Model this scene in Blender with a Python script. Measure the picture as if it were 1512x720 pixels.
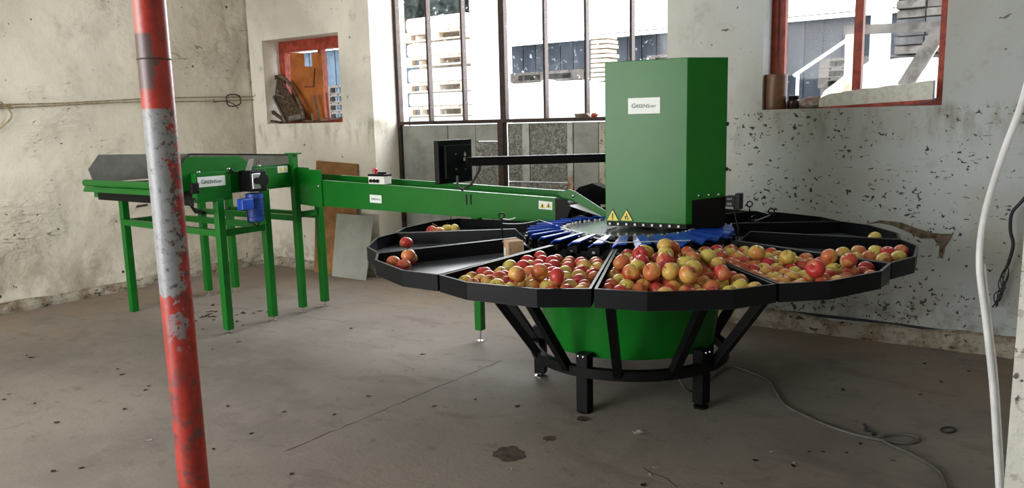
import bpy, bmesh, math, random
from mathutils import Vector, Matrix, noise as mnoise
random.seed(7)
for o in list(bpy.data.objects): bpy.data.objects.remove(o)
scn = bpy.context.scene
COL = scn.collection
PI = math.pi
def R(d): return d*PI/180.0

# ------------------------------------------------------------------ camera
W, H = 1512.0, 720.0
F, PITCH, ROLL, YAW, EYE = 1150.0, .1577, -.024, -.5985, 1.6
def ray(x, y):
    cp, sp, cr, sr = math.cos(PITCH), math.sin(PITCH), math.cos(ROLL), math.sin(ROLL)
    u = (x-W/2)/F; v = -(y-H/2)/F
    u, v = u*cr-v*sr, u*sr+v*cr
    d = (u, cp+v*sp, -sp+v*cp)
    c, s = math.cos(YAW), math.sin(YAW)
    return Vector((d[0]*c+d[1]*s, -d[0]*s+d[1]*c, d[2]))
EYEP = Vector((0, 0, EYE))
def atz(x, y, z): d = ray(x, y); return EYEP+d*((z-EYE)/d.z)
def atY(x, y, Y): d = ray(x, y); return EYEP+d*(Y/d.y)
def atX(x, y, X): d = ray(x, y); return EYEP+d*(X/d.x)
cam_d = bpy.data.cameras.new('camera'); cam = bpy.data.objects.new('camera', cam_d); COL.objects.link(cam)
cam_d.sensor_width = 36; cam_d.lens = 36*F/W; cam_d.clip_start = .05
fw = ray(W/2, H/2).normalized(); rt = (ray(W/2+100, H/2)-ray(W/2, H/2)).normalized(); up = rt.cross(fw).normalized()
M4 = Matrix((rt, up, -fw)).transposed().to_4x4(); M4.translation = EYEP
cam.matrix_world = M4
scn.camera = cam

# ------------------------------------------------------------------ world, light, exposure
wd = bpy.data.worlds.new('overcast_sky'); scn.world = wd; wd.use_nodes = True
bg = wd.node_tree.nodes['Background']; bg.inputs[0].default_value = (.93, .97, 1, 1); bg.inputs[1].default_value = 4.6
def area(name, loc, rot, sx, sy, e, col=(1, 1, 1)):
    l = bpy.data.lights.new(name, 'AREA'); l.shape = 'RECTANGLE'; l.size = sx; l.size_y = sy; l.energy = e; l.color = col
    o = bpy.data.objects.new(name, l); COL.objects.link(o); o.location = loc; o.rotation_euler = rot; return o
# daylight entering through the open gateway of the hall, behind and to the left of the viewer
area('gateway_daylight', (-4.9, -3.6, 1.75), (R(90), 0, 0), 4.2, 3.1, 350, (1, .975, .93))
# daylight through the big glazed gate (skylight portal just outside the panes)
area('window_daylight', (-4.08, 6.75, 2.45), (R(-68), 0, 0), 3.1, 1.5, 170, (.96, .98, 1))
vs = scn.view_settings
vs.view_transform = 'Standard'; vs.look = 'None'; vs.exposure = 0.0; vs.gamma = 1.0; vs.use_curve_mapping = False

# ------------------------------------------------------------------ node helpers / materials
class N:
    def __init__(s, name, rough=.6, spec=.4, metal=0):
        s.m = bpy.data.materials.new(name); s.m.use_nodes = True; s.t = s.m.node_tree; s.b = s.t.nodes['Principled BSDF']
        s.b.inputs['Roughness'].default_value = rough; s.b.inputs['Specular IOR Level'].default_value = spec; s.b.inputs['Metallic'].default_value = metal
    def n(s, k, **kw):
        o = s.t.nodes.new(k)
        for a, v in kw.items(): setattr(o, a, v)
        return o
    def put(s, sock, v):
        if isinstance(v, bpy.types.NodeSocket): s.t.links.new(v, sock)
        elif isinstance(v, tuple) and len(v) == 3 and sock.type == 'RGBA': sock.default_value = v+(1,)
        else: sock.default_value = v
    def pos(s, sc=(1, 1, 1), obj=False):
        p = s.n('ShaderNodeTexCoord').outputs['Object'] if obj else s.n('ShaderNodeNewGeometry').outputs['Position']
        if sc == (1, 1, 1): return p
        m = s.n('ShaderNodeVectorMath', operation='MULTIPLY'); s.put(m.inputs[0], p); m.inputs[1].default_value = sc; return m.outputs[0]
    def noise(s, vec, scale, detail=4, rough=.6, dist=0):
        o = s.n('ShaderNodeTexNoise'); s.put(o.inputs['Vector'], vec); o.inputs['Scale'].default_value = scale; o.inputs['Detail'].default_value = detail
        o.inputs['Roughness'].default_value = rough; o.inputs['Distortion'].default_value = dist; return o.outputs[0]
    def voro(s, vec, scale, feature='F1', out='Distance'):
        o = s.n('ShaderNodeTexVoronoi', feature=feature); s.put(o.inputs['Vector'], vec); o.inputs['Scale'].default_value = scale; return o.outputs[out]
    def ramp(s, v, a, b, lo=0., hi=1.):
        o = s.n('ShaderNodeMapRange'); o.interpolation_type = 'SMOOTHSTEP'; s.put(o.inputs[0], v)
        for i, q in enumerate((a, b, lo, hi)): o.inputs[1+i].default_value = q
        return o.outputs[0]
    def math(s, op, a, b=0.):
        o = s.n('ShaderNodeMath', operation=op); s.put(o.inputs[0], a); s.put(o.inputs[1], b); return o.outputs[0]
    def mix(s, f, a, b):
        o = s.n('ShaderNodeMix', data_type='RGBA'); s.put(o.inputs[0], f); s.put(o.inputs[6], a); s.put(o.inputs[7], b); return o.outputs[2]
    def sep(s, v): o = s.n('ShaderNodeSeparateXYZ'); s.put(o.inputs[0], v); return o.outputs
    def col(s, c): s.put(s.b.inputs['Base Color'], c); return s
    def rough(s, v): s.put(s.b.inputs['Roughness'], v); return s
    def bump(s, h, strength=.3, dist=.01):
        o = s.n('ShaderNodeBump'); o.inputs['Strength'].default_value = strength; o.inputs['Distance'].default_value = dist
        s.put(o.inputs['Height'], h); s.t.links.new(o.outputs[0], s.b.inputs['Normal']); return s
MAT = {}
def simple(name, c, rough=.5, spec=.4, metal=0, var=.12, scale=8, c2=None, bump=0, bscale=60):
    k = N(name, rough, spec, metal); p = k.pos(obj=True)
    d = c2 or tuple(x*(1-var*2.2) for x in c)
    k.col(k.mix(k.ramp(k.noise(p, scale, 5), .35, .7), c, d))
    if bump: k.bump(k.noise(p, bscale, 4), bump, .005)
    MAT[name] = k.m; return k
simple('green_paint', (.0035, .138, .011), .33, .32, var=.06, scale=3)
simple('black_paint', (.0035, .0035, .004), .5, .16, var=.1)
simple('black_sheet', (.0055, .0065, .0085), .42, .15, var=.1, scale=4)
simple('tray_floor', (.075, .088, .105), .3, .4, var=.12, scale=5)
simple('black_rubber', (.012, .012, .012), .7, .3)
simple('grey_sheet', (.115, .115, .10), .5, .4, var=.12, scale=12)
simple('steel', (.55, .56, .57), .28, .5, 1, var=.08)
simple('disc_steel', (.42, .47, .45), .14, .5, .85, var=.08)
simple('blue_plastic', (.012, .07, .48), .35, .5, var=.1)
simple('blue_motor', (.012, .055, .30), .42, .5, var=.15)
simple('white_plastic', (.78, .78, .74), .4, .4, var=.05)
simple('label_white', (.74, .80, .78), .35, .4, var=.03)
simple('label_ink', (.02, .05, .06), .5, .2, var=.05)
simple('label_ink_green', (.015, .06, .05), .5, .2, var=.05)
simple('red_button', (.55, .02, .04), .35, .5)
simple('warn_yellow', (.72, .62, .07), .4, .4, var=.05)
simple('cardboard', (.50, .33, .20), .8, .15, var=.12, scale=20)
simple('brown_board', (.30, .15, .06), .7, .2, var=.18, scale=6)
simple('grey_board', (.33, .34, .30), .55, .3, var=.08, scale=4)
simple('frame_red', (.36, .055, .028), .5, .35, var=.25, scale=14, bump=.2)
simple('rust_steel', (.022, .014, .012), .6, .3, var=.3, scale=20, c2=(.055, .028, .02))
simple('orange_board', (.42, .13, .03), .55, .3, var=.2, scale=5)
simple('old_wood', (.16, .12, .085), .8, .2, var=.3, scale=14, bump=.4)
simple('rust_mesh', (.10, .065, .04), .8, .2, var=.3, scale=30, bump=.5)
simple('tin_brown', (.19, .085, .04), .42, .5, var=.2, scale=9)
simple('dark_jar', (.035, .012, .015), .25, .5)
simple('styrofoam', (.86, .86, .80), .85, .15, var=.08, scale=30, bump=.5, bscale=90)
simple('cloth_red', (.32, .20, .19), .9, .1, var=.3, scale=18, c2=(.55, .54, .52))
simple('cable_white', (.68, .70, .72), .4, .4, var=.1)
simple('cable_grey', (.11, .105, .10), .55, .3, var=.1)
simple('cable_dark', (.03, .033, .045), .5, .3)
simple('rope_tan', (.36, .30, .18), .85, .1, var=.25, scale=30)
simple('leaf_brown', (.055, .038, .025), .85, .1, var=.4, scale=30)
simple('leaf_pale', (.42, .41, .34), .8, .1, var=.3, scale=30)
simple('stem_brown', (.09, .055, .02), .8, .1)
simple('pallet_wood', (.80, .68, .55), .8, .15, var=.2, scale=8)
simple('weathered_wood', (.19, .17, .155), .8, .15, var=.25, scale=8)
simple('white_wrap', (.86, .88, .90), .5, .3, var=.04, scale=4, bump=.3, bscale=12)
k = N('shed_dark', .7, .2); p = k.pos()
c = k.mix(k.ramp(k.noise(k.pos((1, 1, .4)), 2, 5), .35, .7), (.024, .031, .043), (.05, .062, .082))
k.col(k.mix(k.ramp(k.noise(p, 9, 3, .6, .4), .66, .70, 0, .7), c, (.45, .50, .55))); MAT['shed_dark'] = k.m
simple('black_matt', (.006, .006, .007), .8, .04)
simple('blue_wall', (.10, .14, .19), .7, .25, var=.15, scale=5)
simple('roof_pale', (.85, .88, .90), .7, .2, var=.06)
simple('foliage', (.03, .045, .04), .8, .2, var=.4, scale=6)
simple('brick_grey', (.11, .105, .11), .8, .15, var=.25, scale=6)
simple('yard_ground', (.62, .62, .60), .9, .1, var=.12, scale=1.5)
simple('ceiling_paint', (.72, .70, .66), .9, .1, var=.08, scale=2)
simple('stain', (.12, .085, .07), .6, .3, var=.3, scale=16)
simple('plaster_bare', (.24, .19, .145), .9, .1, var=.3, scale=20, bump=.6)

# dirty glass: mostly clear, a bluish film and specks of grime
k = N('dirty_glass'); t = k.t
tr = k.n('ShaderNodeBsdfTransparent'); gl = k.n('ShaderNodeBsdfGlossy'); gl.inputs['Roughness'].default_value = .06
df = k.n('ShaderNodeBsdfTranslucent'); df.inputs[0].default_value = (.85, .9, .95, 1)
p = k.pos()
spk = k.ramp(k.noise(p, 26, 3, .55), .67, .73, 0, .12)
film = k.ramp(k.noise(k.pos((1, 1, .35)), 4, 5, .6), .45, .85, .0, .022)
fac = k.math('MAXIMUM', spk, film)
m1 = k.n('ShaderNodeMixShader'); k.put(m1.inputs[0], fac); t.links.new(tr.outputs[0], m1.inputs[1]); t.links.new(df.outputs[0], m1.inputs[2])
m2 = k.n('ShaderNodeMixShader'); m2.inputs[0].default_value = .010; t.links.new(m1.outputs[0], m2.inputs[1]); t.links.new(gl.outputs[0], m2.inputs[2])
t.links.new(m2.outputs[0], t.nodes['Material Output'].inputs[0]); MAT['dirty_glass'] = k.m

# lime-washed plaster, left wall: cream, wavy, with brownish damp blotches
k = N('plaster_left', .9, .15); p = k.pos(); z = k.sep(p)
big = k.noise(p, .7, 5, .55, .3); mid = k.noise(p, 3.2, 7, .6)
c = k.mix(k.ramp(big, .38, .70), (.74, .70, .60), (.62, .575, .475))
c = k.mix(k.ramp(mid, .54, .74, 0, .55), c, (.43, .365, .27))
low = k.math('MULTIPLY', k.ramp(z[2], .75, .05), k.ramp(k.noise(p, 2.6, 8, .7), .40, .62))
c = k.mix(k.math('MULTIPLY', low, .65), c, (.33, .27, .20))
patchy = k.ramp(k.noise(p, 1.5, 3, .5), .46, .62)
crk = k.math('MULTIPLY', k.ramp(k.noise(k.pos((1, .8, 2.2)), 11, 4, .6, 1.0), .635, .675), patchy)
c = k.mix(k.math('MULTIPLY', crk, .75), c, (.20, .16, .115))
dots = k.ramp(k.noise(p, 15, 1.5, .4), .755, .77)
c = k.mix(dots, c, (.06, .05, .04))
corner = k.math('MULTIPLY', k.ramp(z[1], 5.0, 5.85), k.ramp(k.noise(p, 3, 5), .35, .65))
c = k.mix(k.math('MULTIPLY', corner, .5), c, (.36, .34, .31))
k.col(c); k.bump(k.math('ADD', k.math('ADD', k.noise(p, 5, 6, .55), k.math('MULTIPLY', patchy, k.noise(k.pos((1, .8, 2.0)), 10, 5, .6, .8))), k.math('MULTIPLY', crk, -.5)), .7, .04); MAT['plaster_left'] = k.m

# back wall: greyer white, chipped through to dark specks on the right half
k = N('plaster_back', .88, .18); p = k.pos(); z = k.sep(p)
big = k.noise(p, .9, 6, .6, .4); mid = k.noise(p, 6, 8, .65)
right = k.ramp(z[0], -3.2, -1.6)
c = k.mix(right, (.74, .70, .62), (.505, .55, .56))  # greyer plaster towards the right, with the skylight's blue cast put into the colour
c = k.mix(k.ramp(big, .40, .72, 0, .75), c, (.43, .41, .36))
c = k.mix(k.ramp(mid, .55, .78, 0, .6), c, (.30, .27, .22))
zone = k.math('MULTIPLY', k.ramp(z[2], 1.68, 1.45), k.ramp(z[2], .12, .5, .45, 1))
zone = k.math('MULTIPLY', zone, right)
dens = k.ramp(k.noise(p, 2.2, 3, .5), .36, .66, .06, -.05)
ch1 = k.noise(k.pos((1, 1, 1.2)), 29, 2.2, .5, .6)
chip = k.ramp(k.math('SUBTRACT', ch1, dens), .655, .668)
chip = k.math('MULTIPLY', chip, k.ramp(zone, .05, .35))
st = k.noise(k.pos((.5, 1, 2.2)), 24, 4, .6, .5)
streak = k.math('MULTIPLY', k.ramp(st, .66, .68), k.ramp(zone, .05, .35))
few = k.ramp(k.noise(p, 13, 2, .5, .4), .735, .745)
chip = k.math('MAXIMUM', k.math('MAXIMUM', chip, k.math('MULTIPLY', streak, .75)), k.math('MULTIPLY', few, .8))
c = k.mix(k.math('MULTIPLY', chip, .93), c, (.045, .04, .038))
low = k.math('MULTIPLY', k.ramp(z[2], .5, .05), k.ramp(k.noise(p, 5, 8, .7), .42, .62))
c = k.mix(k.math('MULTIPLY', low, .7), c, (.17, .135, .10))
sill = k.math('MULTIPLY', k.math('MULTIPLY', k.ramp(z[2], 1.28, 1.6), k.ramp(z[2], 1.68, 1.6)), k.ramp(k.noise(k.pos((2.5, 1, .7)), 3, 6, .7), .45, .68))
c = k.mix(k.math('MULTIPLY', sill, .7), c, (.22, .20, .15))
k.col(c); k.bump(k.math('ADD', k.noise(p, 8, 7, .6), k.math('MULTIPLY', chip, -.5)), .45, .02); MAT['plaster_back'] = k.m

# crumbly plinth strip
k = N('plinth', .92, .12); p = k.pos()
c = k.mix(k.ramp(k.noise(p, 6, 8, .7), .42, .6), (.47, .44, .37), (.26, .20, .14))
c = k.mix(k.ramp(k.noise(k.pos((.5, .5, 1)), 30, 4, .6, 1), .60, .66), c, (.05, .04, .03))
k.col(c); k.bump(k.noise(p, 22, 8, .7), .8, .03); MAT['plinth'] = k.m

# pier at the right: white, flaking
k = N('pier_plaster', .9, .15); p = k.pos()
c = k.mix(k.ramp(k.noise(p, 13, 7, .65, .4), .55, .60, 0, .8), (.62, .62, .58), (.42, .39, .35))
c = k.mix(k.ramp(k.noise(p, 26, 4), .62, .67), c, (.12, .11, .10))
k.col(c); k.bump(k.noise(p, 14, 6, .6), .7, .02); MAT['pier_plaster'] = k.m

# concrete floor
k = N('floor_concrete', .78, .25); p = k.pos(); z = k.sep(p)
big = k.noise(p, .55, 6, .6, .3); mid = k.noise(p, 3.2, 8, .7); fine = k.noise(p, 45, 4, .6)
c = k.mix(k.ramp(big, .35, .7), (.262, .232, .204), (.180, .160, .143))
c = k.mix(k.ramp(mid, .45, .72, 0, .6), c, (.295, .265, .238))
edge = k.math('MAXIMUM', k.ramp(z[1], 4.2, 5.8), k.ramp(z[0], -5.6, -7.4))
edge = k.math('MULTIPLY', edge, k.ramp(k.noise(p, 1.4, 6, .65), .3, .65))
c = k.mix(k.math('MULTIPLY', edge, .8), c, (.29, .212, .15))
c = k.mix(k.ramp(k.noise(p, 8, 6, .7), .54, .72, 0, .55), c, (.125, .108, .094))
c = k.mix(k.ramp(k.noise(k.pos((1, 2.2, 1)), 1.7, 7, .7, .6), .52, .66, 0, .45), c, (.15, .128, .11))
c = k.mix(k.ramp(fine, .5, .8, 0, .25), c, (.16, .14, .12))
k.col(c); k.rough(k.ramp(mid, .3, .7, .62, .85)); k.bump(k.math('ADD', k.math('MULTIPLY', mid, .6), k.math('MULTIPLY', fine, .3)), .35, .012); MAT['floor_concrete'] = k.m

# infill panels of the gate: smooth concrete and exposed aggregate
k = N('panel_smooth', .85, .2); p = k.pos()
c = k.mix(k.ramp(k.noise(p, 4, 7, .65), .38, .68), (.30, .30, .275), (.215, .21, .19))
k.col(c); k.bump(k.noise(p, 40, 5), .3, .01); MAT['panel_smooth'] = k.m
k = N('panel_rough', .9, .15); p = k.pos()
v = k.noise(p, 34, 3, .6, 1.4)
c = k.mix(k.ramp(v, .40, .62), (.10, .10, .09), (.34, .34, .31))
c = k.mix(k.ramp(k.noise(p, 3, 5), .4, .7, 0, .6), c, (.20, .185, .165))
k.col(c); k.bump(v, .8, .02); MAT['panel_rough'] = k.m
k = N('panel_stripe', .85, .2); p = k.pos()
c = k.mix(k.ramp(k.noise(p, 9, 5), .45, .7), (.40, .40, .37), (.24, .23, .21))
rust = k.math('MULTIPLY', k.ramp(k.sep(p)[2], 1.12, .98), k.ramp(k.noise(p, 12, 4), .42, .58))
c = k.mix(rust, c, (.30, .10, .035)); k.col(c); MAT['panel_stripe'] = k.m

# pole: red over silver, scuffed
def pole_material(z_hi, z_lo, side):
    k = N('pole_paint', .38, .5); p = k.pos(obj=True); w = k.pos(); z = k.sep(w)[2]
    n1 = k.noise(w, 20, 6, .65); n2 = k.noise(w, 55, 5, .6)
    dot = k.n('ShaderNodeVectorMath', operation='DOT_PRODUCT'); k.put(dot.inputs[0], p); dot.inputs[1].default_value = side
    s = k.math('DIVIDE', dot.outputs['Value'], .042)                       # -1..1 around the tube
    red = k.mix(k.ramp(n1, .4, .7), (.43, .04, .028), (.27, .022, .018))
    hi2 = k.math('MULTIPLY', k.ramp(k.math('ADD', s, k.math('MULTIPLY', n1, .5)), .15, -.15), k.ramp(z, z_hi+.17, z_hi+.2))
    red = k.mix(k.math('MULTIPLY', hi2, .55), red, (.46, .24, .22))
    bare = k.math('MULTIPLY', k.ramp(k.math('ADD', s, k.math('MULTIPLY', k.math('SUBTRACT', n1, .5), 1.6)), .40, .32), k.math('MULTIPLY', k.ramp(z, z_hi+.04, z_hi+.06), k.ramp(z, z_hi+.20, z_hi+.19)))
    red = k.mix(bare, red, (.115, .07, .07))
    silver = k.mix(k.ramp(n2, .45, .7), (.27, .285, .31), (.17, .178, .195))
    worn = k.ramp(k.math('ADD', k.math('MULTIPLY', s, .55), k.math('MULTIPLY', k.math('SUBTRACT', n1, .5), 1.7)), .40, .46)
    silver = k.mix(worn, silver, red)
    speck = k.ramp(k.math('ADD', n2, k.math('MULTIPLY', s, .07)), .62, .65)
    silver = k.mix(speck, silver, (.10, .06, .055))
    zz = k.math('ADD', z, k.math('MULTIPLY', k.math('SUBTRACT', n2, .5), .04))
    band = k.math('MULTIPLY', k.ramp(z, z_hi+.004, z_hi-.004), k.ramp(zz, z_lo-.003, z_lo+.003))
    patch = k.math('MULTIPLY', k.ramp(k.noise(w, 17, 5, .65, .6), .52, .56), k.math('MULTIPLY', k.math('MULTIPLY', k.ramp(z, z_lo-.19, z_lo-.12), k.ramp(z, z_lo+.02, z_lo)), k.ramp(s, -.6, .2)))
    dark = k.math('MULTIPLY', k.ramp(k.noise(w, 13, 6, .7), .53, .60, 0, .8), k.ramp(z, z_lo-.12, z_lo-.3))
    red = k.mix(dark, red, (.11, .06, .06))
    c = k.mix(k.math('MAXIMUM', band, k.math('MULTIPLY', patch, .85)), red, silver)
    k.col(c); k.bump(n2, .2, .004); MAT['pole_paint'] = k.m

# apples
def apple_mat(name, base, blush, amount):
    k = N(name, .32, .45); p = k.pos(obj=True); q = k.sep(p)
    rnd = k.n('ShaderNodeObjectInfo').outputs['Random']
    off = k.n('ShaderNodeVectorMath', operation='ADD'); k.put(off.inputs[0], p); k.put(off.inputs[1], rnd)
    n1 = k.noise(off.outputs[0], 22, 4, .6); n2 = k.noise(off.outputs[0], 90, 3, .6)
    side = k.math('ADD', k.math('MULTIPLY', q[0], 9.), k.math('MULTIPLY', k.math('SUBTRACT', n1, .5), 1.5))
    f = k.ramp(side, amount-.2, amount+.22)
    c = k.mix(f, blush, base)
    c = k.mix(k.ramp(n2, .55, .75, 0, .35), c, base)
    k.col(c); MAT[name] = k.m
apple_mat('apple_red', (.58, .24, .09), (.46, .035, .035), .26)
apple_mat('apple_striped', (.60, .40, .10), (.48, .06, .035), .02)
apple_mat('apple_yellow', (.60, .50, .11), (.62, .27, .08), -.24)
apple_mat('apple_orange', (.62, .38, .10), (.55, .16, .06), .08)

# ------------------------------------------------------------------ geometry helpers
class G:
    def __init__(s): s.v = []; s.f = []
    def add(s, vs, fs):
        b = len(s.v); s.v += [Vector(q) for q in vs]; s.f += [tuple(b+i for i in f) for f in fs]; return s
    def box(s, x0, x1, y0, y1, z0, z1):
        return s.add([(x0, y0, z0), (x1, y0, z0), (x1, y1, z0), (x0, y1, z0), (x0, y0, z1), (x1, y0, z1), (x1, y1, z1), (x0, y1, z1)],
                     [(0, 3, 2, 1), (4, 5, 6, 7), (0, 1, 5, 4), (1, 2, 6, 5), (2, 3, 7, 6), (3, 0, 4, 7)])
    def plate(s, poly, vec):                    # polygon extruded along a vector
        n = len(poly); vec = Vector(vec); p = [Vector(q) for q in poly]
        nrm = sum(((p[i]-p[0]).cross(p[(i+1) % n]-p[0]) for i in range(1, n-1)), Vector())
        if nrm.dot(vec) > 0: p = p[::-1]
        return s.add(p+[q+vec for q in p], [tuple(range(n)), tuple(range(2*n-1, n-1, -1))]+[(i, n+i, n+(i+1) % n, (i+1) % n) for i in range(n)])
    def bar(s, a, b, w, h, upv=(0, 0, 1)):      # rectangular bar
        a, b = Vector(a), Vector(b); d = (b-a).normalized(); u = Vector(upv)
        if abs(d.dot(u)) > .98: u = Vector((1, 0, 0))
        r = d.cross(u).normalized()*w/2; q = r.cross(d).normalized()*h/2
        return s.plate([a+r+q, a-r+q, a-r-q, a+r-q], b-a)
    def tube(s, pts, r, n=8, closed=False, caps=True):
        pts = [Vector(q) for q in pts]; m = len(pts); rs = r if isinstance(r, (list, tuple)) else [r]*m
        base = len(s.v); prev = None
        for i, q in enumerate(pts):
            if closed: d = pts[(i+1) % m]-pts[i-1]
            else: d = pts[min(i+1, m-1)]-pts[max(i-1, 0)]
            d.normalize()
            if prev is None:
                u = Vector((0, 0, 1)) if abs(d.z) < .9 else Vector((1, 0, 0)); u = (u-d*u.dot(d)).normalized()
            else: u = (prev-d*prev.dot(d)).normalized()
            prev = u; w = d.cross(u)
            for j in range(n): a = 2*PI*j/n; s.v.append(q+(u*math.cos(a)+w*math.sin(a))*rs[i])
        for i in range(m if closed else m-1):
            for j in range(n):
                a, b = base+i*n, base+((i+1) % m)*n
                s.f.append((a+j, a+(j+1) % n, b+(j+1) % n, b+j))
        if caps and not closed:
            s.f.append(tuple(base+j for j in range(n-1, -1, -1))); s.f.append(tuple(base+(m-1)*n+j for j in range(n)))
        return s
    def lathe(s, prof, n=24, axis=(0, 0, 0), capped=True):
        base = len(s.v); m = len(prof)
        for r, z in prof:
            for j in range(n): a = 2*PI*j/n; s.v.append(Vector((axis[0]+r*math.cos(a), axis[1]+r*math.sin(a), axis[2]+z)))
        for i in range(m-1):
            for j in range(n): a, b = base+i*n, base+(i+1)*n; s.f.append((a+j, a+(j+1) % n, b+(j+1) % n, b+j))
        if capped:
            s.f.append(tuple(base+j for j in range(n-1, -1, -1))); s.f.append(tuple(base+(m-1)*n+j for j in range(n)))
        return s
    def cyl(s, a, b, r, n=16): return s.tube([a, b], r, n)
    def blob(s, c, rx, ry, rz, n=10, m=6, amp=0, seed=0):
        base = len(s.v); rnd = random.Random(seed)
        s.v.append(Vector(c)+Vector((0, 0, -rz)))
        for i in range(1, m):
            t_ = PI*i/m
            for j in range(n):
                a = 2*PI*j/n; k_ = 1+amp*(rnd.random()-.5)*2
                s.v.append(Vector(c)+Vector((rx*math.sin(t_)*math.cos(a)*k_, ry*math.sin(t_)*math.sin(a)*k_, -rz*math.cos(t_)*k_)))
        s.v.append(Vector(c)+Vector((0, 0, rz))); L = len(s.v)-1
        for j in range(n):
            s.f.append((base, base+1+(j+1) % n, base+1+j)); s.f.append((L, L-n+j, L-n+(j+1) % n))
        for i in range(m-2):
            for j in range(n):
                a, b = base+1+i*n, base+1+(i+1)*n; s.f.append((a+j, a+(j+1) % n, b+(j+1) % n, b+j))
        return s
ORG = {}
def mesh_of(name, g, mat, smooth=None, off=Vector()):
    me = bpy.data.meshes.new(name); me.from_pydata([q-off for q in g.v], [], g.f); me.materials.append(MAT[mat])
    if smooth is not None:
        me.shade_smooth(); me.set_sharp_from_angle(angle=R(smooth))
    me.update(); return me
def tag(o, label=None, cat=None, group=None, kind=None):
    for a, b in (('label', label), ('category', cat), ('group', group), ('kind', kind)):
        if b: o[a] = b
    return o
def link(name, data, parent=None, loc=(0, 0, 0), rot=(0, 0, 0)):
    o = bpy.data.objects.new(name, data); COL.objects.link(o); o.parent = parent; o.location = loc; o.rotation_euler = rot; return o
def W_(name, g, mat, parent=None, smooth=None, bevel=0):      # geometry given in world coordinates
    n = len(g.v); lo = [min(q[i] for q in g.v) for i in range(3)]; hi = [max(q[i] for q in g.v) for i in range(3)]
    c = Vector(((lo[0]+hi[0])/2, (lo[1]+hi[1])/2, lo[2] if parent is None else (lo[2]+hi[2])/2))
    o = link(name, mesh_of(name, g, mat, smooth, c), parent, c-(ORG[parent.name] if parent else Vector()))
    ORG[o.name] = c
    if bevel:
        b = o.modifiers.new('bevel', 'BEVEL'); b.width = bevel; b.segments = 2; b.limit_method = 'ANGLE'; b.angle_limit = R(40)
    return o
def L_(name, g, mat, parent, smooth=None, loc=(0, 0, 0), rot=(0, 0, 0)):   # geometry in the parent's own frame
    return link(name, mesh_of(name, g, mat, smooth), parent, loc, rot)
def empty(name, loc, label, cat, group=None):
    o = link(name, None, None, loc); o.empty_display_size = .1; ORG[o.name] = Vector(loc); return tag(o, label, cat, group)
def thing(name, g, mat, label, cat, group=None, smooth=None, bevel=0): return tag(W_(name, g, mat, None, smooth, bevel), label, cat, group)
def struct(name, g, mat, label, smooth=None): return tag(W_(name, g, mat, None, smooth), label, kind='structure')

def lettering(parent, org, ux, uy, height, words):            # flat print as thin letter meshes; words: (text, scale, material)
    ux, uy = Vector(ux).normalized(), Vector(uy).normalized(); nz = ux.cross(uy); x = 0.0; out = G()
    for txt, sc in words:
        cu = bpy.data.curves.new('lettering', 'FONT'); cu.body = txt; cu.size = height*sc*1.4; cu.extrude = .0004; cu.offset = .0
        ob = bpy.data.objects.new('lettering', cu); COL.objects.link(ob)
        dg = bpy.context.evaluated_depsgraph_get(); me = bpy.data.meshes.new_from_object(ob.evaluated_get(dg))
        vs_ = [v.co.copy() for v in me.vertices]; xm = max(v.x for v in vs_)
        out.add([Vector(org)+ux*(x+v.x)+uy*v.y+nz*(v.z+.0006) for v in vs_], [tuple(p.vertices) for p in me.polygons])
        x += xm+height*.10
        bpy.data.objects.remove(ob); bpy.data.meshes.remove(me)
    return out, x
def name_plate(root, c, ux, uy, w, h):
    ux, uy = Vector(ux).normalized(), Vector(uy).normalized(); nz = ux.cross(uy); c = Vector(c)
    g = G().plate([c-ux*w/2-uy*h/2, c+ux*w/2-uy*h/2, c+ux*w/2+uy*h/2, c-ux*w/2+uy*h/2], nz*.003)
    pl = W_('name_plate', g, 'label_white', root); pl['label'] = 'white name plate lettered GREENSORT'
    hh = h*.34; words = (('G', 1.0), ('REEN', .78), ('S', .78), ('ORT', .5))
    g2, wid = lettering(pl, (0, 0, 0), (1, 0, 0), (0, 1, 0), hh, words)
    sc = w*.78/wid
    g3 = G(); g3.f = g2.f; g3.v = [c+ux*(v.x*sc-w*.39)+uy*(v.y*sc-hh*.42*sc)+nz*(.0034+v.z) for v in g2.v]
    W_('lettering', g3, 'label_ink_green', pl)
    return pl
def warning(root, c, ux, uy, s, mark=0):
    ux, uy = Vector(ux).normalized(), Vector(uy).normalized(); nz = ux.cross(uy); c = Vector(c)
    def tri(q, d0, d1): return [c+ux*(-q*.58)+uy*(-q*.34)+nz*d0, c+ux*(q*.58)+uy*(-q*.34)+nz*d0, c+uy*(q*.66)+nz*d0]
    w = W_('warning_sign', G().plate(tri(s, .001, 0), nz*.002), 'label_ink', root); w['label'] = 'yellow warning triangle with black edge'
    W_('sign_face', G().plate(tri(s*.86, .003, 0), nz*.001), 'warn_yellow', w)
    g = G()
    def rect(x0, x1, y0, y1): g.plate([c+ux*x*s+uy*y*s+nz*.0041 for x, y in ((x0, y0), (x1, y0), (x1, y1), (x0, y1))], nz*.0006)
    if mark == 0: rect(-.05, .05, -.08, .30); rect(-.05, .05, -.21, -.13)
    else: rect(-.02, .06, .08, .26); rect(-.14, .12, .0, .07); rect(-.12, -.04, -.2, .02); rect(.06, .16, -.2, -.04)
    W_('sign_mark', g, 'label_ink', w)

# ------------------------------------------------------------------ the hall
YW, XL = 5.87, -7.58
YO = 6.40
ZC = 3.5
XR, YF = 2.6, -3.8
# floor
struct('floor', G().box(XL-.4, XR+.4, YF-.4, YO+.0, -.15, 0), 'floor_concrete', 'bare dusty concrete floor with brown patches')
FLOOR = bpy.data.objects['floor']
struct('ceiling', G().box(XL-.4, XR+.4, YF-.4, YO, ZC, ZC+.2), 'ceiling_paint', 'pale ceiling of the hall')
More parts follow.
